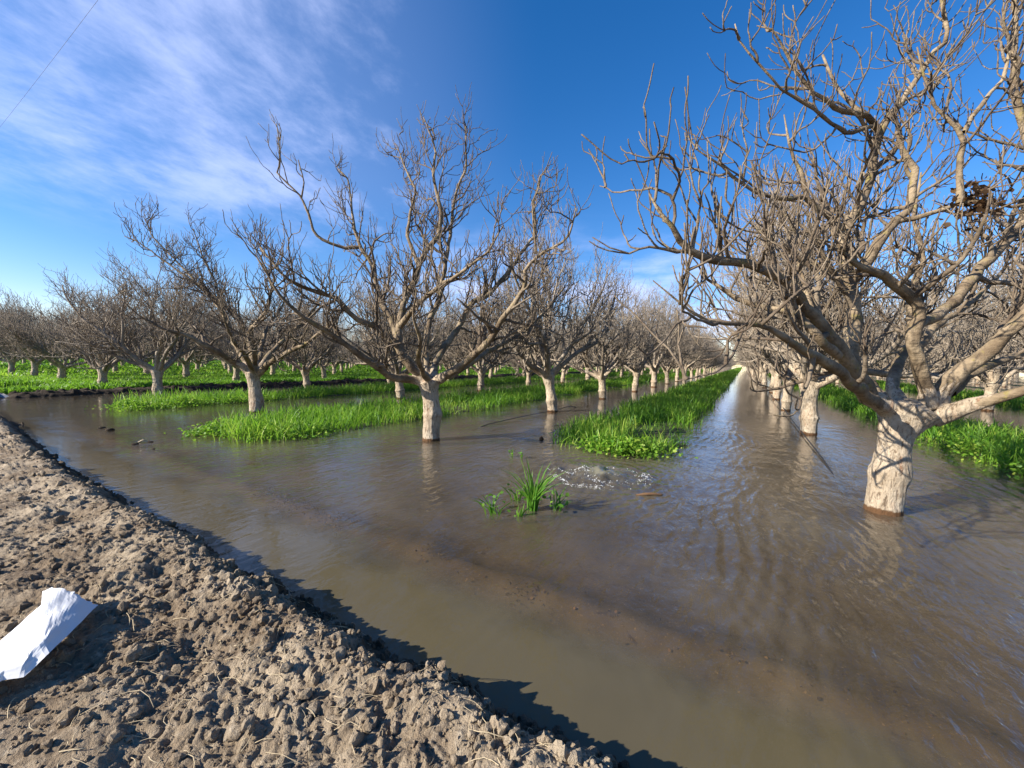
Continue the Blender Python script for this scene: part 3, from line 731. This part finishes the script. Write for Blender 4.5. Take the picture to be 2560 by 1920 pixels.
# --- all other trees, row by row
def project(p3):
    d_ = p3-CAM; z = d_@CF
    return (1280+F_PX*(d_@CR)/z if z > .1 else 1e9), z
cells = []
rngp = random.Random(5)
for k in range(-14, 60):
    for j in range(0, 90):
        x = ROW_X0-ROW_DX*k; y = TREE_Y0+TREE_DY*j
        if j == 0 and k in (0, 1, 2): continue
        d_ = np.array([x, y, 2.0])-CAM; z = float(d_@CF)
        if z < 2: continue
        lat = float(d_@CR); half = z*1280/F_PX
        if abs(lat) > half+4.6+.02*z: continue
        cells.append((z, k, j, x, y))
cells.sort()
ORD = ['nearest', 'second', 'third', 'fourth', 'fifth', 'sixth', 'seventh', 'eighth', 'ninth', 'tenth', 'eleventh', 'twelfth']
def row_name(k):
    if k == 0: return 'the big right-hand tree\'s row'
    if k == 1: return 'the central tree\'s row'
    if k == 2: return 'the row just left of centre'
    if k == 3: return 'the last row before the dark mud berm'
    if k > 3: return 'the %s row beyond the mud berm' % (ORD[k-4] if k-4 < 12 else 'far')
    return 'the %s row right of the big tree' % ORD[-k-1] if -k-1 < 12 else 'a far row'
first_j = {}
for z, k, j, x, y in cells:
    first_j[k] = min(first_j.get(k, 99), j)
first_j[0] = first_j[1] = first_j[2] = 0
N_IND = 297
for i, (z, k, j, x, y) in enumerate(cells[:N_IND]):
    vi = rngp.randrange(len(VARS)); tm, cm_ = VARS[vi]
    s = rngp.uniform(.88, 1.04)*(1.0 if k > -1 else .97)
    root = empty('orchard_tree', (x+rngp.uniform(-.12, .12), y+rngp.uniform(-.12, .12), (.0 if k < 4 else .03)))
    root.rotation_euler[2] = rngp.uniform(0, 6.283); root.scale = (s, s, s*(rngp.uniform(1.05, 1.2) if k < 2 else rngp.uniform(.88, 1.02)))
    link('trunk', tm, None, root); link('crown', cm_, None, root)
    n = j-first_j[k]
    if n < 10 and k-4 < 12:
        lab = 'bare tree, %s from the near end of %s' % (ORD[n], row_name(k))
    else:
        lab = 'small distant bare tree far back in %s' % row_name(k)
    tag(root, lab, 'tree', 'bare orchard trees')

# the rest of the orchard, which reads as one mass of twigs
def low_tree(seed):
    rng = np.random.default_rng(seed); T = Tubes()
    T.add(np.array([[0, 0, -.2], [0, 0, .6], [0, 0, 1.15]]), np.array([.19, .18, .2]), 5)
    for i in range(7):
        az = i*.9+rng.normal(0, .2); el = math.radians(rng.uniform(25, 65))
        q = grow(rng, (0, 0, 1.05), (math.cos(az)*math.cos(el), math.sin(az)*math.cos(el), math.sin(el)), rng.uniform(3.4, 4.6), 5, .05, .15)
        T.add(q, np.linspace(.09, .03, 6), 3)
        for s in range(26):
            k = rng.integers(1, 5); a = rng.random(); p0 = q[k]*(1-a)+q[min(k+1, 5)]*a
            d2 = side_dir(rng, unit(q[k]-q[k-1]), math.radians(rng.uniform(30, 75)), np.array([0, 0, .5]))
            T.add(grow(rng, p0, d2, rng.uniform(.7, 1.7), 2, .2, .2), np.array([.024, .018, .013]), 3)
    return T.build()
LOWS = [low_tree(s) for s in (1, 2, 3, 4)]
V = []; Q = []; T_ = []; base = 0
for i, (z, k, j, x, y) in enumerate(cells[N_IND:N_IND+1100]):
    v, q, t3 = LOWS[rngp.randrange(4)]; a = rngp.uniform(0, 6.283); s = rngp.uniform(.88, 1.05)
    c_, s_ = math.cos(a)*s, math.sin(a)*s
    vv = np.stack([v[:, 0]*c_-v[:, 1]*s_+x, v[:, 0]*s_+v[:, 1]*c_+y, v[:, 2]*s], 1)
    V.append(vv); Q.append(q+base); T_.append(t3+base); base += len(v)
far_o = link('distant_orchard', mesh_np('distant_orchard', np.concatenate(V), np.concatenate(Q), np.concatenate(T_)), M_TWIG)
tag(far_o, 'far mass of bare orchard trees closing the horizon', 'trees', None, 'stuff')

# ------------------------------------------------------------------ grass
def blades(rng, x, y, z, h, wd, lean, tint):
    n = len(x); az = rng.uniform(0, 6.283, n); fa = rng.uniform(0, 6.283, n)
    dx, dy = np.cos(az), np.sin(az); sx, sy = np.cos(fa), np.sin(fa)
    V = np.empty((n, 7, 3)); ts = (0, .4, .75, 1.0)
    for i, t_ in enumerate(ts):
        cx = x+dx*lean*h*t_**2; cy = y+dy*lean*h*t_**2; cz = z+h*(t_-.35*lean*t_**2.5)
        ww = wd*(1-.25*t_)*(.5 if i else .38)
        if i < 3:
            V[:, 2*i] = np.stack([cx-sx*ww, cy-sy*ww, cz], 1); V[:, 2*i+1] = np.stack([cx+sx*ww, cy+sy*ww, cz], 1)
        else: V[:, 6] = np.stack([cx, cy, cz], 1)
    o = np.arange(n)[:, None]*7
    q = np.concatenate([o+np.array([[0, 1, 3, 2]]), o+np.array([[2, 3, 5, 4]])]); tr = o+np.array([[4, 5, 6]])
    return V.reshape(-1, 3), q, tr, np.repeat(tint, 7)
def leaves(rng, x, y, z, size, tint):
    """small folded leaves"""
    n = len(x)
    a = rng.uniform(0, 6.283, n); el = rng.uniform(-.2, 1.0, n); ro = rng.normal(0, .6, n)
    f = np.stack([np.cos(a)*np.cos(el), np.sin(a)*np.cos(el), np.sin(el)], 1)
    s = np.stack([-np.sin(a), np.cos(a), 0*a], 1); u = np.cross(f, s)
    s = s*np.cos(ro)[:, None]+u*np.sin(ro)[:, None]; u = np.cross(f, s)
    c = np.stack([x, y, z], 1); L = size[:, None]; W = size[:, None]*.34
    V = np.stack([c-f*L*.5, c-f*L*.15+s*W+u*L*.07, c+f*L*.22+s*W*.8+u*L*.06, c+f*L*.5-u*L*.08, c+f*L*.22-s*W*.8+u*L*.06, c-f*L*.15-s*W+u*L*.07, c-u*0], 1)
    o = np.arange(n)[:, None]*7
    q = np.concatenate([o+np.array([[0, 1, 2, 6]]), o+np.array([[6, 2, 3, 4]]), o+np.array([[0, 6, 4, 5]])])
    return V.reshape(-1, 3), q, np.zeros((0, 3), int), np.repeat(tint, 7)
class Acc:
    def __init__(s): s.V = []; s.Q = []; s.T = []; s.A = []; s.b = 0
    def add(s, r):
        v, q, t_, a = r; s.V.append(v); s.Q.append(q+s.b); s.T.append(t_+s.b); s.A.append(a); s.b += len(v)
    def mesh(s, name): return mesh_np(name, np.concatenate(s.V), np.concatenate(s.Q), np.concatenate(s.T), True, {'tint': np.concatenate(s.A)})

def visible(x, y, m_=1.5):
    dx = x; dy = y; z = dx*CF[0]+dy*CF[1]; lat = dx*CR[0]+dy*CR[1]
    return (z > .5) & (np.abs(lat) < z*1280/F_PX+m_)
def strip_grass(name, a, b, y0, label, seed, leafy):
    rng = np.random.default_rng(seed); A = Acc()
    for ya, yb, dn, wd in ((y0-.8, 11, 250, .018), (11, 17, 210, .021), (17, 30, 150, .026), (30, 60, 70, .045), (60, 130, 22, .10), (130, 330, 6, .22)):
        if yb <= ya: continue
        n = int((a-b+.7)*(yb-ya)*dn)
        x = rng.uniform(b-.35, a+.35, n); y = rng.uniform(ya, yb, n)
        m_ = strip_mask(x, y)*(.25+.75*smoothstep(fbm(x*1.1, y*.7, seed+11, 3), -.42, .05))
        ok = (rng.random(n) < .03+m_**1.5) & visible(x, y) & (m_ > .015)
        x, y, m_ = x[ok], y[ok], m_[ok]
        clump = fbm(x*1.6, y*1.6, seed+3, 3)
        h = (.24+.20*m_+.12*clump)*rng.uniform(.45, 1.35, len(x)); h = np.maximum(h, .08)
        tint = np.clip(.5+.5*fbm(x*.9, y*.9, seed+5, 3)+rng.normal(0, .27, len(x)), 0, 1)
        A.add(blades(rng, x, y, np.minimum(-.02, 0)+0*x-.03, h+.03, wd*rng.uniform(.7, 1.3, len(x)), rng.uniform(.1, .75, len(x)), tint))
    for (cx, cy, rx, ry, cnt, hh) in leafy:
        x = rng.normal(cx, rx*.55, cnt); y = rng.normal(cy, ry*.55, cnt)
        hm = hh*(1-.4*np.clip(((x-cx)/rx)**2+((y-cy)/ry)**2, 0, 1))*(1+.5*fbm(x*4, y*4, seed+9, 2))
        z = rng.uniform(.02, 1, cnt)**.7*hm
        A.add(leaves(rng, x, y, z, rng.uniform(.03, .085, cnt), np.clip(.62+rng.normal(0, .22, cnt), 0, 1)))
    o = link(name, A.mesh(name), M_GRASS); tag(o, label, 'grass', None, 'stuff')
strip_grass('grass_strip', *STRIPS[0], 'long green grass strip running between the two flooded channels to the horizon', 301,
            [(-1.95, 7.35, .5, .35, 1100, .32), (-1.6, 7.6, .5, .4, 500, .28), (-2.5, 7.3, .3, .25, 150, .2)])
strip_grass('grass_strip', *STRIPS[1], 'lush grass strip passing behind the trunk of the central tree', 302,
            [(-9.9, 3.95, .5, .35, 700, .2), (-9.0, 4.5, .7, .5, 900, .26), (-8.3, 5.0, .6, .5, 600, .25), (-10.6, 4.6, .5, .5, 400, .22)])
strip_grass('grass_strip', *STRIPS[2], 'leafy grass strip in front of the dark mud berm', 303,
            [(-16.4, 4.4, .6, .5, 700, .26), (-16.1, 5.6, .5, .8, 900, .3), (-16.1, 7.4, .5, 1.0, 900, .3)])
strip_grass('grass_strip', *STRIPS[3], 'grass strip at the right edge behind the big pale trunk', 304,
            [(4.2, 9.5, .5, .8, 700, .3), (4.0, 11.5, .5, 1.2, 700, .3)])
strip_grass('grass_strip', *STRIPS[4], 'far right grass strip glimpsed through the bare crowns', 305, [])
rng = np.random.default_rng(310); A = Acc()
for r0, r1, dn, wd, hh in ((14, 24, 150, .026, .30), (24, 40, 62, .048, .30), (40, 75, 17, .11, .34), (75, 170, 3.2, .30, .38)):
    n = int(dn*(120*80)); x = -26-rng.uniform(0, 130, n)*(1 if r1 > 40 else r1/130); y = rng.uniform(2, 175, n)*(1 if r1 > 75 else min(1, r1/110))
    n_eff = n
    r = np.hypot(x, y); m_ = field_mask(x, y)
    ok = (r >= r0) & (r < r1) & visible(x, y) & (rng.random(n) < m_)
    x, y = x[ok], y[ok]
    if len(x) > 90000: x, y = x[:90000], y[:90000]
    h = (hh+.14*fbm(x*.4, y*.4, 311, 3))*rng.uniform(.5, 1.2, len(x))
    tint = np.clip(.45+.6*fbm(x*.25, y*.25, 313, 3)+rng.normal(0, .18, len(x)), 0, 1)
    A.add(blades(rng, x, y, 0*x+.0, np.maximum(h, .06), wd*rng.uniform(.7, 1.3, len(x)), rng.uniform(.2, .9, len(x)), tint))
o = link('grass_field', A.mesh('grass_field'), M_GRASS); tag(o, 'green grass covering the ground under the trees beyond the berm', 'grass', None, 'stuff')

# small plants standing in the water
def water_plant(name, x, y, n, h, spread, label, seed, leafn=0, lsize=.05, group=None):
    rng = np.random.default_rng(seed); A = Acc()
    if n:
        a = rng.uniform(0, 6.283, n); r = spread*np.sqrt(rng.random(n))*.35
        A.add(blades(rng, r*np.cos(a), r*np.sin(a), np.full(n, -.05), h*rng.uniform(.45, 1.05, n)+.05, rng.uniform(.014, .024, n), rng.uniform(.15, .9, n)*spread/.2, np.clip(rng.normal(.62, .2, n), 0, 1)))
    if leafn:
        a = rng.uniform(0, 6.283, leafn); r = spread*np.sqrt(rng.random(leafn))
        A.add(leaves(rng, r*np.cos(a), r*np.sin(a), rng.uniform(.01, .55, leafn)*h, rng.uniform(.7, 1.3, leafn)*lsize, np.clip(rng.normal(.7, .15, leafn), 0, 1)))
    o = link(name, A.mesh(name), M_LEAF, None, (x, y, 0)); tag(o, label, 'plant', group)
water_plant('grass_tuft', -2.02, 3.93, 52, .66, .15, 'tallest green grass tuft standing in the water before the foam', 401, 4, .05, 'plants standing in open water')
water_plant('weed_plant', -1.80, 4.12, 12, .30, .22, 'leafy weed low on the right side of the tall grass tuft', 402, 14, .06, 'plants standing in open water')
water_plant('weed_plant', -2.33, 4.10, 8, .30, .20, 'broad-leaved weed behind left of the tall grass tuft', 403, 16, .06, 'plants standing in open water')
water_plant('weed_plant', -2.33, 3.58, 16, .32, .20, 'spiky weed at left of the tall tuft, nearer the bank', 404, 8, .06, 'plants standing in open water')
water_plant('weed_plant', -2.05, 3.70, 8, .17, .10, 'tiny sprout just in front of the tall grass tuft', 405, 3, .04, 'plants standing in open water')
water_plant('weed_seedling', *at_z(1279, 1141)[:2], 4, .20, .06, 'left one of two thin seedlings behind the tall grass tuft', 406, 9, .05, 'plants standing in open water')
water_plant('weed_seedling', *at_z(1304, 1146)[:2], 4, .20, .05, 'right one of two thin seedlings behind the tall grass tuft', 407, 6, .05, 'plants standing in open water')
water_plant('weed_seedling', *at_z(480, 1091)[:2], 4, .26, .16, 'pale leafy plant alone at the left tip of the lush strip', 408, 22, .08, 'plants standing in open water')
water_plant('weed_seedling', *at_z(629, 1104)[:2], 3, .12, .08, 'small yellow-green sprig in front of the third tree', 409, 12, .06, 'plants standing in open water')

# ------------------------------------------------------------------ bank litter: clods and straw
def ico(sub=1):
    import bmesh
    bm = bmesh.new(); bmesh.ops.create_icosphere(bm, subdivisions=sub, radius=1)
    v = np.array([p_.co[:] for p_ in bm.verts]); f = np.array([[q_.index for q_ in fc.verts] for fc in bm.faces]); bm.free()
    return v, f
IV, IF = ico(2)
def lumps(rng, cx, cy, cz, r, rough=.28):
    V = []; T3 = []; n = len(cx)
    for i in range(n):
        s = rng.uniform(.65, 1.25, 3)*r[i]; ph = rng.uniform(0, 50)
        d_ = 1+rough*(fbm(IV[:, 0]*1.7+ph, IV[:, 1]*1.7+IV[:, 2]*1.3, int(ph*10), 3)*1.6)
        a = rng.uniform(0, 6.283); v = IV*d_[:, None]*s
        V.append(np.stack([v[:, 0]*math.cos(a)-v[:, 1]*math.sin(a)+cx[i], v[:, 0]*math.sin(a)+v[:, 1]*math.cos(a)+cy[i], v[:, 2]+cz[i]], 1))
        T3.append(IF+i*len(IV))
    return np.concatenate(V), np.concatenate(T3)
rng = np.random.default_rng(501)
n = 9500
x = np.r_[rng.uniform(-3.4, .7, 7000), -3.4-rng.exponential(2.6, 2500)]; s = -rng.uniform(-.10, 1.35, n)**1.0
s = np.where(rng.random(n) < .3, rng.uniform(-.45, .06, n), s)
y = edge_y(x)+s; ok = (y > -.1) & (x > -20); x, y = x[ok], y[ok]
r = .0035+.026*rng.random(len(x))**11+.006*rng.random(len(x))**2
r = r*(1+np.clip(-x-4, 0, 12)*.12)
z = bank_z(x, y)+r*.25
v, f = lumps(rng, x, y, z, r, .5)
o = link('soil_clods', mesh_np('soil_clods', v, None, f, False), M_SOIL); tag(o, 'loose crumbled soil clods strewn over the bank', 'soil', None, 'stuff')

T = Tubes()
for i in range(800):
    x = rng.uniform(-3.6, .6) if rng.random() < .8 else rng.uniform(-8, -3.6); yy = float(edge_y(np.array([x]))[0])-rng.uniform(.02, 1.25)
    L = rng.uniform(.025, .10)+.12*rng.random()**5; a = rng.uniform(0, 6.283); b = rng.normal(0, .5)
    ts = np.linspace(0, 1, 5); px_ = x+np.cos(a+b*ts)*L*ts; py_ = yy+np.sin(a+b*ts)*L*ts
    zz = bank_z(px_, py_); zz = np.interp(ts, [0, .5, 1], [zz[0], max(zz[2], (zz[0]+zz[4])/2)+.004, zz[4]])+.006+rng.random()*.012*ts
    T.add(np.stack([px_, py_, zz], 1), np.full(5, rng.uniform(.0008, .0020)), 4)
o = link('dry_straw', T.mesh('dry_straw'), M_STRAW); tag(o, 'bits of dry straw scattered over the bank soil', 'straw', None, 'stuff')

# sunken leaf litter on the drowned ridge
rng = np.random.default_rng(511); n = 6500
x = rng.uniform(-5.5, 2.6, n); y = edge_y(x)+.95+rng.normal(0, .22, n); ok = rng.random(n) < .03+.9*smoothstep(fbm(x*2.2, y*3.5, 5, 4), .12, .5); x, y = x[ok], y[ok]
z = ground_z(x, y)+rng.uniform(.0, .03, len(x)); z = np.minimum(z, -.018)
A = Acc(); A.add(leaves(rng, x, y, z, rng.uniform(.010, .030, len(x)), rng.random(len(x))))
o = link('leaf_litter', A.mesh('leaf_litter'), M_DEADLEAF); tag(o, 'brown leaf litter sunken along the drowned ridge near the bank', 'leaf litter', None, 'stuff')

# ------------------------------------------------------------------ boil foam droplets
rng = np.random.default_rng(521); FX = []; FY = []
for pts, wd_, cnt in (([(-1.95, 6.15), (-2.12, 5.9), (-2.2, 5.65), (-2.12, 5.45)], .085, 2600), ([(-1.9, 6.25), (-1.65, 6.3), (-1.45, 6.2)], .03, 260), ([(-2.5, 5.45), (-2.3, 5.25), (-2.0, 5.12), (-1.7, 5.15), (-1.42, 5.2)], .055, 1700),
                       ([(-2.05, 5.7), (-1.85, 5.55), (-1.6, 5.5)], .07, 800), ([(-1.35, 6.25), (-1.2, 6.1), (-1.15, 5.9), (-1.25, 5.75)], .10, 900), ([(-2.6, 5.55), (-2.4, 5.6), (-2.3, 5.8)], .07, 500), ([(-1.8, 5.3), (-1.4, 5.6), (-1.0, 6.0)], .25, 500)):
    q = resample(np.array(pts, float), cnt)
    jt = .12*np.stack([fbm(q[:, 0]*5, q[:, 1]*5, 525, 3), fbm(q[:, 0]*5+9, q[:, 1]*5, 527, 3)], 1)
    q = q+jt+rng.normal(0, wd_*.5, (cnt, 2)); FX.append(q[:, 0]); FY.append(q[:, 1])
x = np.concatenate(FX); y = np.concatenate(FY)
k_ = fbm(x*9, y*9, 523, 4); ok = ((np.abs(k_) < .05) | (rng.random(len(x)) < .012)) & (rng.random(len(x)) < .7); x, y = x[ok], y[ok]
r = .002+.0045*rng.random(len(x))**3
IV, IF = ico(1)
v, f = lumps(rng, x, y, water_z(x, y)+.0015, r, .1)
mf = simple('foam', (.80, .81, .79), .3, .5, .05, 40)
o = link('foam', mesh_np('foam', v, None, f, True), mf); tag(o, 'white foam and bubbles where water wells up before the grass strip', 'foam', None, 'stuff')
IV, IF = ico(2)

# ------------------------------------------------------------------ things in and on the water
M_BLACK = simple('black_hose', (.02, .02, .022), .45, .4, .3, 30)
M_WOOD = simple('wet_wood', (.20, .11, .05), .6, .4, .6, 25)
def tube_thing(name, pts, rad, mat, label, cat, sides=8, group=None, n=40):
    q = resample(np.array(pts), n)
    for _ in range(4): q[1:-1] = .25*q[:-2]+.5*q[1:-1]+.25*q[2:]
    c = q[0].copy(); T = Tubes(); rr = np.full(n, rad) if np.isscalar(rad) else np.interp(np.linspace(0, 1, n), np.linspace(0, 1, len(rad)), rad)
    T.add(q-c, rr, sides); o = link(name, T.mesh(name), mat, None, tuple(c)); tag(o, label, cat, group); return o
tube_thing('irrigation_hose', [(-5.80, 8.1, -.02), (-5.77, 8.5, .03), (-5.70, 9.6, .05), (-5.62, 11, .06), (-5.56, 12.2, .04), (-5.5, 13.6, .09), (-5.46, 14.2, -.02)], .011, M_BLACK,
           'black irrigation hose lying on the water beside the tree behind the central one', 'hose', group='drip hoses')
tube_thing('irrigation_hose', [(1.26, 6.9, -.05), (1.29, 7.3, -.012), (1.33, 8.4, .02), (1.33, 10, .03), (1.33, 11.7, .05), (1.36, 14, .03), (1.38, 18.4, .12), (1.36, 24, .12), (1.36, 36, .12), (1.36, 60, .12)], .013, M_BLACK,
           'thin black irrigation hose on the water behind the big right-hand trunk', 'hose', group='drip hoses', n=80)
a_, b_ = at_z(1590, 1239), at_z(1656, 1238)
tube_thing('floating_stick', [a_+[0, 0, .004], (a_+b_)/2+[0, 0, .020], b_+[0, 0, .006]], [.012, .022, .02, .008], M_WOOD, 'brown stick floating in the water just past the foam', 'stick', n=16)
a_, b_ = at_z(346, 1106), at_z(370, 1105)
tube_thing('floating_twig', [a_+[0, 0, .0], (a_+b_)/2+[0, 0, .045], b_+[0, 0, .0]], [.014, .016, .008], M_STRAW, 'pale curved twig between two dark clods in the water', 'stick', n=14)
for (u, v_, r_, lab) in ((253, 1070, .085, 'left dark clod of two poking out of the far left water'), (274, 1076, .11, 'right dark clod of two poking out of the far left water'),
                         (338, 1110, .11, 'dark wet clod at the left end of the pale twig'), (374, 1105, .075, 'dark wet clod at the right end of the pale twig'), (384, 1122, .05, 'smallest dark clod in the water, nearest the bank')):
    c = at_z(u, v_); v, f = lumps(rng, np.array([0.]), np.array([0.]), np.array([0.0]), np.array([r_*.65]), .4); v[:, 2] *= .55
    o = link('mud_clod', mesh_np('mud_clod', v, None, f, True), M_MUD, None, (float(c[0]), float(c[1]), 0.0)); tag(o, lab, 'clod', 'mud clods in the water')
c = at_z(1353, 1098); v, f = lumps(rng, np.array([0.]), np.array([0.]), np.array([0.02]), np.array([.07]), .4)
o = link('mud_clod', mesh_np('mud_clod', v, None, f, True), simple('brown_clod', (.10, .055, .03), .9), None, (float(c[0]), float(c[1]), 0.0)); tag(o, 'brown clod in the water left of the grass strip end', 'clod', 'mud clods in the water')

# grey pipe end at the left edge, mitred, beside the berm
def pipe_thing():
    root = empty('culvert_pipe', (-24.0, 2.75, .13))
    d_ = unit(np.array([.75, .66, .0])); sd = np.array([-d_[1], d_[0], 0]); up = np.array([0, 0, 1.0])
    n = 28; R = .22; V = []; Q = []
    for i, (L, rr) in enumerate(((-1.6, R), (0, R), (0, R-.02), (-1.6, R-.02))):
        for k in range(n):
            a = k*2*math.pi/n; off = sd*math.cos(a)*rr+up*math.sin(a)*rr
            ln = L+(.55*(-math.sin(a)) if L == 0 else 0)
            V.append(d_*ln+off)
    for i in range(3):
        for k in range(n): Q.append((i*n+k, i*n+(k+1) % n, (i+1)*n+(k+1) % n, (i+1)*n+k))
    link('pipe_wall', mesh_np('pipe_wall', V, Q, None, True), simple('grey_pipe', (.30, .32, .36), .5, .4, .3, 6), root)
    rim = Tubes(); ring = []
    for k in range(n+1):
        a = k*2*math.pi/n; ring.append(d_*(.55*(-math.sin(a)))+sd*math.cos(a)*(R-.01)+up*math.sin(a)*(R-.01))
    rim.add(np.array(ring), np.full(n+1, .016), 6)
    link('rim', rim.mesh('rim'), M_BLACK, root)
    tag(root, 'grey pipe end with a dark rim at the left edge beside the mud berm', 'pipe')
pipe_thing()

# white paper on the bank
def paper():
    E_ = [at_z(106, 1479, .315), at_z(103, 1512, .305), at_z(0, 1604, .275), at_z(-150, 1730, .23)]
    R_ = [at_z(126, 1470, .345), at_z(106, 1560, .335), at_z(104, 1590, .33), at_z(74, 1616, .325), at_z(70, 1648, .315), at_z(0, 1676, .285), at_z(-120, 1760, .24)]
    B_ = [at_z(245, 1513, .268), at_z(205, 1555, .285), at_z(120, 1637, .312), at_z(57, 1699, .255), at_z(0, 1706, .25), at_z(-90, 1790, .22)]
    n = 40; e = resample(E_, n); r_ = resample(R_, n); b_ = resample(B_, n); rows = []
    rg = np.random.default_rng(7)
    for i in range(7): rows.append(e*(1-i/7)+r_*(i/7))
    for i in range(17):
        f_ = i/16; q = r_*(1-f_)+b_*f_; q[:, 2] += .02*math.sin(math.pi*f_)
        rows.append(q)
    Vv = np.array(rows); m_ = len(rows)
    s_, t_ = np.meshgrid(np.arange(n)/n, np.arange(m_)/m_)
    Vv[:, :, 2] += .008*fbm(s_*5, t_*4, 701, 3)+.010*np.abs(fbm(s_*4+t_*3, t_*3, 703, 2))
    Vv[:, 0, 1] += .006*rg.normal(0, 1, m_)          # torn edge
    c = Vv.reshape(-1, 3).mean(0); c[2] = .2; V2 = Vv.reshape(-1, 3)-c
    i = np.arange((m_-1)*n).reshape(m_-1, n)[:, :-1].ravel(); q = np.stack([i, i+1, i+1+n, i+n], 1)
    me = mesh_np('paper_sheet', V2, q, None, False)
    m, t = new_mat('white_paper'); tc = t.n('ShaderNodeTexCoord')
    nz = t.noise(tc.outputs['Object'], 9, 4); p_ = principled(t, t.mix(t.math('MULTIPLY', nz, .15), (.70, .70, .70), (.56, .57, .59)), .7, bump(t, nz, .3, .01), .2)
    tl = t.n('ShaderNodeBsdfTranslucent'); tl.inputs['Color'].default_value = (.8, .8, .82, 1); mx = t.n('ShaderNodeMixShader'); mx.inputs[0].default_value = .10
    t.l(p_.outputs[0], mx.inputs[1]); t.l(tl.outputs[0], mx.inputs[2]); out(t, mx.outputs[0])
    o = link('paper_sheet', me, m, None, tuple(c)); tag(o, 'creased white paper sheet lying on the bank at the left edge', 'paper')
    sd = o.modifiers.new('thick', 'SOLIDIFY'); sd.thickness = .0008
paper()

# overhead cable crossing the upper left sky
a_, b_ = at_z(250, -6, 8.5), at_z(0, 318, 8.5); dirv = b_-a_
pts = [a_-dirv*1.2+[0, 0, .15], a_, (a_+b_)/2+[0, 0, -.02], b_, b_+dirv*1.5+[0, 0, .2]]
tube_thing('overhead_cable', pts, .0026, simple('cable_sheath', (.10, .11, .13), .6), 'thin dark overhead cable crossing the clouds at upper left', 'cable', n=30, sides=6)

# withered leaves still hanging in the right-hand tree
rng = np.random.default_rng(801); A = Acc(); n = 190
c = at_depth(2432, 500, 4.45); s1 = CR; s2 = CU
q = rng.normal(0, 1, (n, 3)); pos = c+np.outer(q[:, 0]*.13, CR)+np.outer(q[:, 1]*.11, CU)+np.outer(q[:, 2]*.08, CF)+np.outer(np.where(rng.random(n) < .2, -.1, 0), CU)
A.add(leaves(rng, pos[:, 0]-1.533, pos[:, 1]-6.323, pos[:, 2], rng.uniform(.04, .105, n), rng.random(n)))
lo = link('dead_leaves', A.mesh('dead_leaves'), M_DEADLEAF, right_tree); lo['label'] = 'clump of withered brown leaves'
